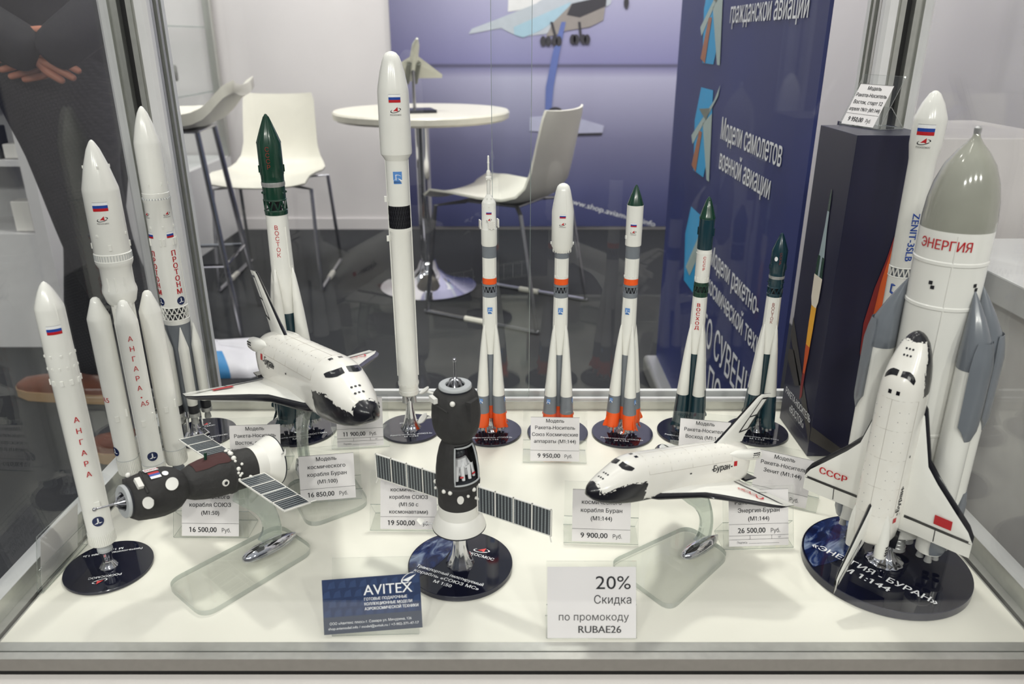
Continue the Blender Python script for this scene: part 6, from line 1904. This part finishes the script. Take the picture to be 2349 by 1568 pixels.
def price_tag(label, x, y, rz, lines, price, z=PZ, slip=(0.064, 0.058), w=0.084, hgt=0.069, lean=20, foot_d=0.034, extra=False, dx=0.0, h=0.0046, fore=0.0026):
    t = thing('price_tag', label, 'price tag', (x, y, z + 0.0003), radians(rz), TAGG)
    ln = radians(lean)
    holder(t, w, hgt, ln, foot_d)
    ey = Vector((0, sin(ln), cos(ln))); ex = Vector((1, 0, 0)); nn = Vector((0, -cos(ln), sin(ln)))
    o = Vector((dx, 0, 0)) + ey * fore + nn * 0.0011
    sw, sh = slip
    m_ = M()
    m_.add([o + ex * a * sw / 2 + ey * b + nn * e for e in (0, .0003) for a, b in ((-1, 0), (1, 0), (1, sh), (-1, sh))], [(3, 2, 1, 0), (4, 5, 6, 7), (0, 1, 5, 4), (1, 2, 6, 5), (2, 3, 7, 6), (3, 0, 4, 7)], PAPER)
    p = m_.build('paper_slip', t, smooth=False)
    F = flat(o, ex, ey, nn, 0.0006)
    m_ = M()
    yb = sh - h * 1.55
    for s_ in lines:
        wd = glyphs(s_)[2] * h / 0.72
        write(m_, s_, F, h, INK_K, 0, yb, bold=0.012, width=min(wd, sw * .94))
        yb -= h * 1.95
    pz = 0.0145 if extra else 0.0045
    write(m_, price, F, 0.0058, INK_K, -sw * .12, pz, bold=0.02, width=sw * .46, )
    write(m_, 'Руб.', F, 0.0046, INK_K, sw * .28, pz, width=sw * .155)
    def rule(yy, x0=-1, x1=1): m_.add([F(x0 * sw / 2, yy), F(x1 * sw / 2, yy), F(x1 * sw / 2, yy + .0003), F(x0 * sw / 2, yy + .0003)], [(0, 1, 2, 3)], INK_K)
    rule(pz + 0.0095)
    rule(sh - 0.0003)
    if extra:
        rule(pz - .0030); rule(pz - .0072)
        for xx in (-.30, .43): m_.add([F(xx * sw / 2, pz - .0072), F(xx * sw / 2 + .0003, pz - .0072), F(xx * sw / 2 + .0003, pz - .003), F(xx * sw / 2, pz - .003)], [(0, 1, 2, 3)], INK_K)
        write(m_, 'шт', F, 0.0018, INK_G, sw * .35, pz - .0058)
        write(m_, 'Подпись', F, 0.0024, INK_G, -sw * .28, pz - .0115, width=sw * .17)
        m_.add([F(-sw * .17, pz - .0117), F(sw * .34, pz - .0117), F(sw * .34, pz - .0114), F(-sw * .17, pz - .0114)], [(0, 1, 2, 3)], INK_G)
    m_.build('lettering', p, smooth=False)
    return t
price_tag('price tag reading Восток 12 апреля, behind the white skirt of the lying spacecraft', -0.3300, 0.868, 4, ('Модель', 'Ракета-Носитель', 'Восток, старт 12', 'апреля 1961г (М1:100)'), '12 900,00', fore=0.002)
price_tag('price tag reading 16 850,00 on the clear base of the larger shuttle', -0.2180, 0.7870, 9, ('Модель', 'космического', 'корабля Буран', '(М1:100)'), '16 850,00', z=PZ + 0.0066, foot_d=0.022, hgt=0.066, w=0.078, slip=(0.064, 0.054))
price_tag('price tag reading 16 500,00 under the lying spacecraft', -0.3365, 0.7240, -1, ('Модель', 'космического', 'корабля СОЮЗ', '(М1:50)'), '16 500,00')
price_tag('price tag reading 11 900,00 under the nose of the larger shuttle', -0.2060, 0.9280, 6, ('Модель', 'Ракета-Носитель', 'Союз-5 (М1:144)'), '11 900,00', extra=True, slip=(0.062, 0.066), hgt=0.072, w=0.078)
price_tag('price tag reading 19 500,00 beside the upright spacecraft', -0.1170, 0.7370, -1, ('Модель', 'космического', 'корабля СОЮЗ', '(М1:50 с', 'космонавтами)'), '19 500,00', w=0.088, h=0.0043)
price_tag('price tag reading 9 950,00 before the round-nosed rocket in the back row', 0.0560, 0.8880, -2, ('Модель', 'Ракета-Носитель', 'Союз Космические', 'аппараты (М1:144)'), '9 950,00')
price_tag('price tag reading Восход, half hidden behind the smaller shuttle', 0.2480, 0.8800, -12, ('Модель', 'Ракета-Носитель', 'Восход (М1:144)'), '9 950,00', w=0.086)
price_tag('price tag reading 9 900,00 under the nose of the smaller shuttle', 0.0980, 0.7130, -3, ('Модель', 'космического', 'корабля Буран', '(М1:144)'), '9 900,00', w=0.082)
price_tag('turned price tag reading Зенит, behind the tag that reads 26 500,00', 0.3180, 0.7920, -26, ('Модель', 'Ракета-Носитель', 'Зенит (М1:144)'), '10 900,00', w=0.088)
price_tag('price tag reading 26 500,00 beside the big navy base', 0.2695, 0.7040, 3, ('Модель', 'Ракета-Носитель', 'Энергия-Буран', '(М1:144)'), '26 500,00', extra=True, slip=(0.066, 0.062), w=0.078, fore=0.004)
price_tag('price tag standing on top of the dark navy carton', 0.4290, 0.9880, -72.4, ('Модель', 'Ракета-Носитель', 'Восток, старт 12', 'апреля 1961г (М1:144)'), '9 950,00', z=PZ + 0.4172, w=0.070, slip=(0.056, 0.052), hgt=0.066, lean=24, foot_d=0.036, dx=-0.003, fore=0.0015)
price_tag('price tag turned to the left pane, beside the slim rocket at the far left', -0.4755, 0.6720, -93, ('Модель', 'Ракета-Носитель', 'Ангара 1.2 (М1:144)'), '9 950,00', foot_d=0.0055, lean=12, w=0.080)
price_tag('price tag turned to the left pane, behind the far left rocket with four boosters', -0.4800, 0.8905, -93, ('Модель', 'Ракета-Носитель', 'Ангара А5 (М1:144)'), '11 900,00', foot_d=0.006, lean=10, w=0.064, slip=(0.056, 0.05))

# business card and discount card at the front
CARDB = mat('navy_card_print', (0.12, 0.20, 0.36), 0.35, var=0.12, scale=30); CARDD = mat('slate_card_print', (0.24, 0.27, 0.34), 0.35); CARDL = mat('navy_card_chevron', (0.16, 0.245, 0.41), 0.35)
t = thing('business_card', 'navy business card with white lettering leaning in a clear holder at the front', 'card', (-0.1275, 0.5725, PZ + 0.0003), radians(2))
ln = radians(26)
holder(t, 0.081, 0.072, ln, 0.030)
ey = Vector((0, sin(ln), cos(ln))); ex = Vector((cos(radians(3)), 0, sin(radians(3)) * cos(ln))); ex = Vector((cos(radians(3)), sin(radians(3)) * sin(ln), sin(radians(3)) * cos(ln))); ey = Vector((-sin(radians(3)), cos(radians(3)) * sin(ln), cos(radians(3)) * cos(ln))); nn = Vector((0, -cos(ln), sin(ln)))
o = Vector((-0.0015, 0, 0)) + ey * 0.0045 + nn * 0.0012
W_, H_ = 0.0915, 0.0500
m_ = M(); m_.add([o + ex * a * W_ / 2 + ey * b + nn * e for e in (0, .0004) for a, b in ((-1, 0), (1, 0), (1, H_), (-1, H_))], [(3, 2, 1, 0), (4, 5, 6, 7), (0, 1, 5, 4), (1, 2, 6, 5), (2, 3, 7, 6), (3, 0, 4, 7)], CARDB)
cd_ = m_.build('card', t, smooth=False)
m_ = M(); F = flat(o, ex, ey, nn, 0.0007); G = flat(o, ex, ey, nn, 0.0010)
m_.add([F(-W_ / 2, 0), F(W_ / 2, 0), F(W_ / 2, .0155), F(-W_ / 2, .0155)], [(0, 1, 2, 3)], CARDD)
for i in range(9):
    for j in range(4):
        x0 = -W_ / 2 + .0098 * i + (0.005 if j % 2 else 0); y0 = .0155 + .0086 * j
        if x0 + .0075 < W_ / 2: m_.add([F(x0, y0), F(x0 + .0075, y0 + .0005), F(x0 + .0068, y0 + .0072), F(x0 + .002, y0 + .0052)], [(0, 1, 2, 3)], CARDL)
m_.build('chevron_print', cd_, smooth=False)
m_ = M()
write(m_, 'AVITEX', G, 0.0095, INK_W, 0.0155, 0.0335, width=0.0455, bold=0.012)
arc2(m_, 0.0355, 0.0465, 0.0075, 0.0035, 0.6, 4.4, .06, .12, G, INK_W, rot=0.5)
m_.add([G(.029, .0445), G(.0425, .0495), G(.035, .043)], [(0, 1, 2)], INK_W)
for k, s_ in enumerate(('ГОТОВЫЕ ПОДАРОЧНЫЕ', 'КОЛЛЕКЦИОННЫЕ МОДЕЛИ', 'АЭРОКОСМИЧЕСКОЙ ТЕХНИКИ')):
    wd_ = (0.040, 0.0445, 0.0500)[k]
    write(m_, s_, G, 0.0026, INK_W, -0.0070 + wd_ / 2, 0.0285 - .0044 * k, width=wd_, bold=0.03)
write(m_, 'ООО «Авитекс плюс» г. Самара ул. Мичурина, 126', G, 0.0023, INK_W, -0.002, 0.0085, width=0.076)
write(m_, 'shop.aviamodel.info / model@avitek.ru / +7-902-371-47-17', G, 0.0023, INK_W, 0.0005, 0.0040, width=0.084)
m_.build('lettering', cd_, smooth=False)
t = thing('discount_card', 'white 20 percent discount card in a clear holder at the front', 'card', (0.0740, 0.5685, PZ + 0.0003), radians(0))
ln = radians(22)
holder(t, 0.084, 0.072, ln, 0.030)
ey = Vector((0, sin(ln), cos(ln))); ex = Vector((1, 0, 0)); nn = Vector((0, -cos(ln), sin(ln)))
o = ey * 0.001 + nn * 0.0012
m_ = M(); m_.add([o + ex * a * .0412 + ey * b + nn * e for e in (0, .0003) for a, b in ((-1, 0), (1, 0), (1, .066), (-1, .066))], [(3, 2, 1, 0), (4, 5, 6, 7), (0, 1, 5, 4), (1, 2, 6, 5), (2, 3, 7, 6), (3, 0, 4, 7)], PAPER)
cd_ = m_.build('card', t, smooth=False)
m_ = M(); F = flat(o, ex, ey, nn, 0.0006)
write(m_, '20%', F, 0.0125, INK_K, 0.0200, 0.0455, width=0.0325)
write(m_, 'Скидка', F, 0.0078, INK_K, 0.0195, 0.0320, width=0.0345)
write(m_, 'по промокоду', F, 0.0068, INK_K, 0.0020, 0.0165, width=0.0650)
write(m_, 'RUBAE26', F, 0.0068, INK_K, 0.0075, 0.0050, width=0.0395, bold=0.025)
m_.build('lettering', cd_, smooth=False)
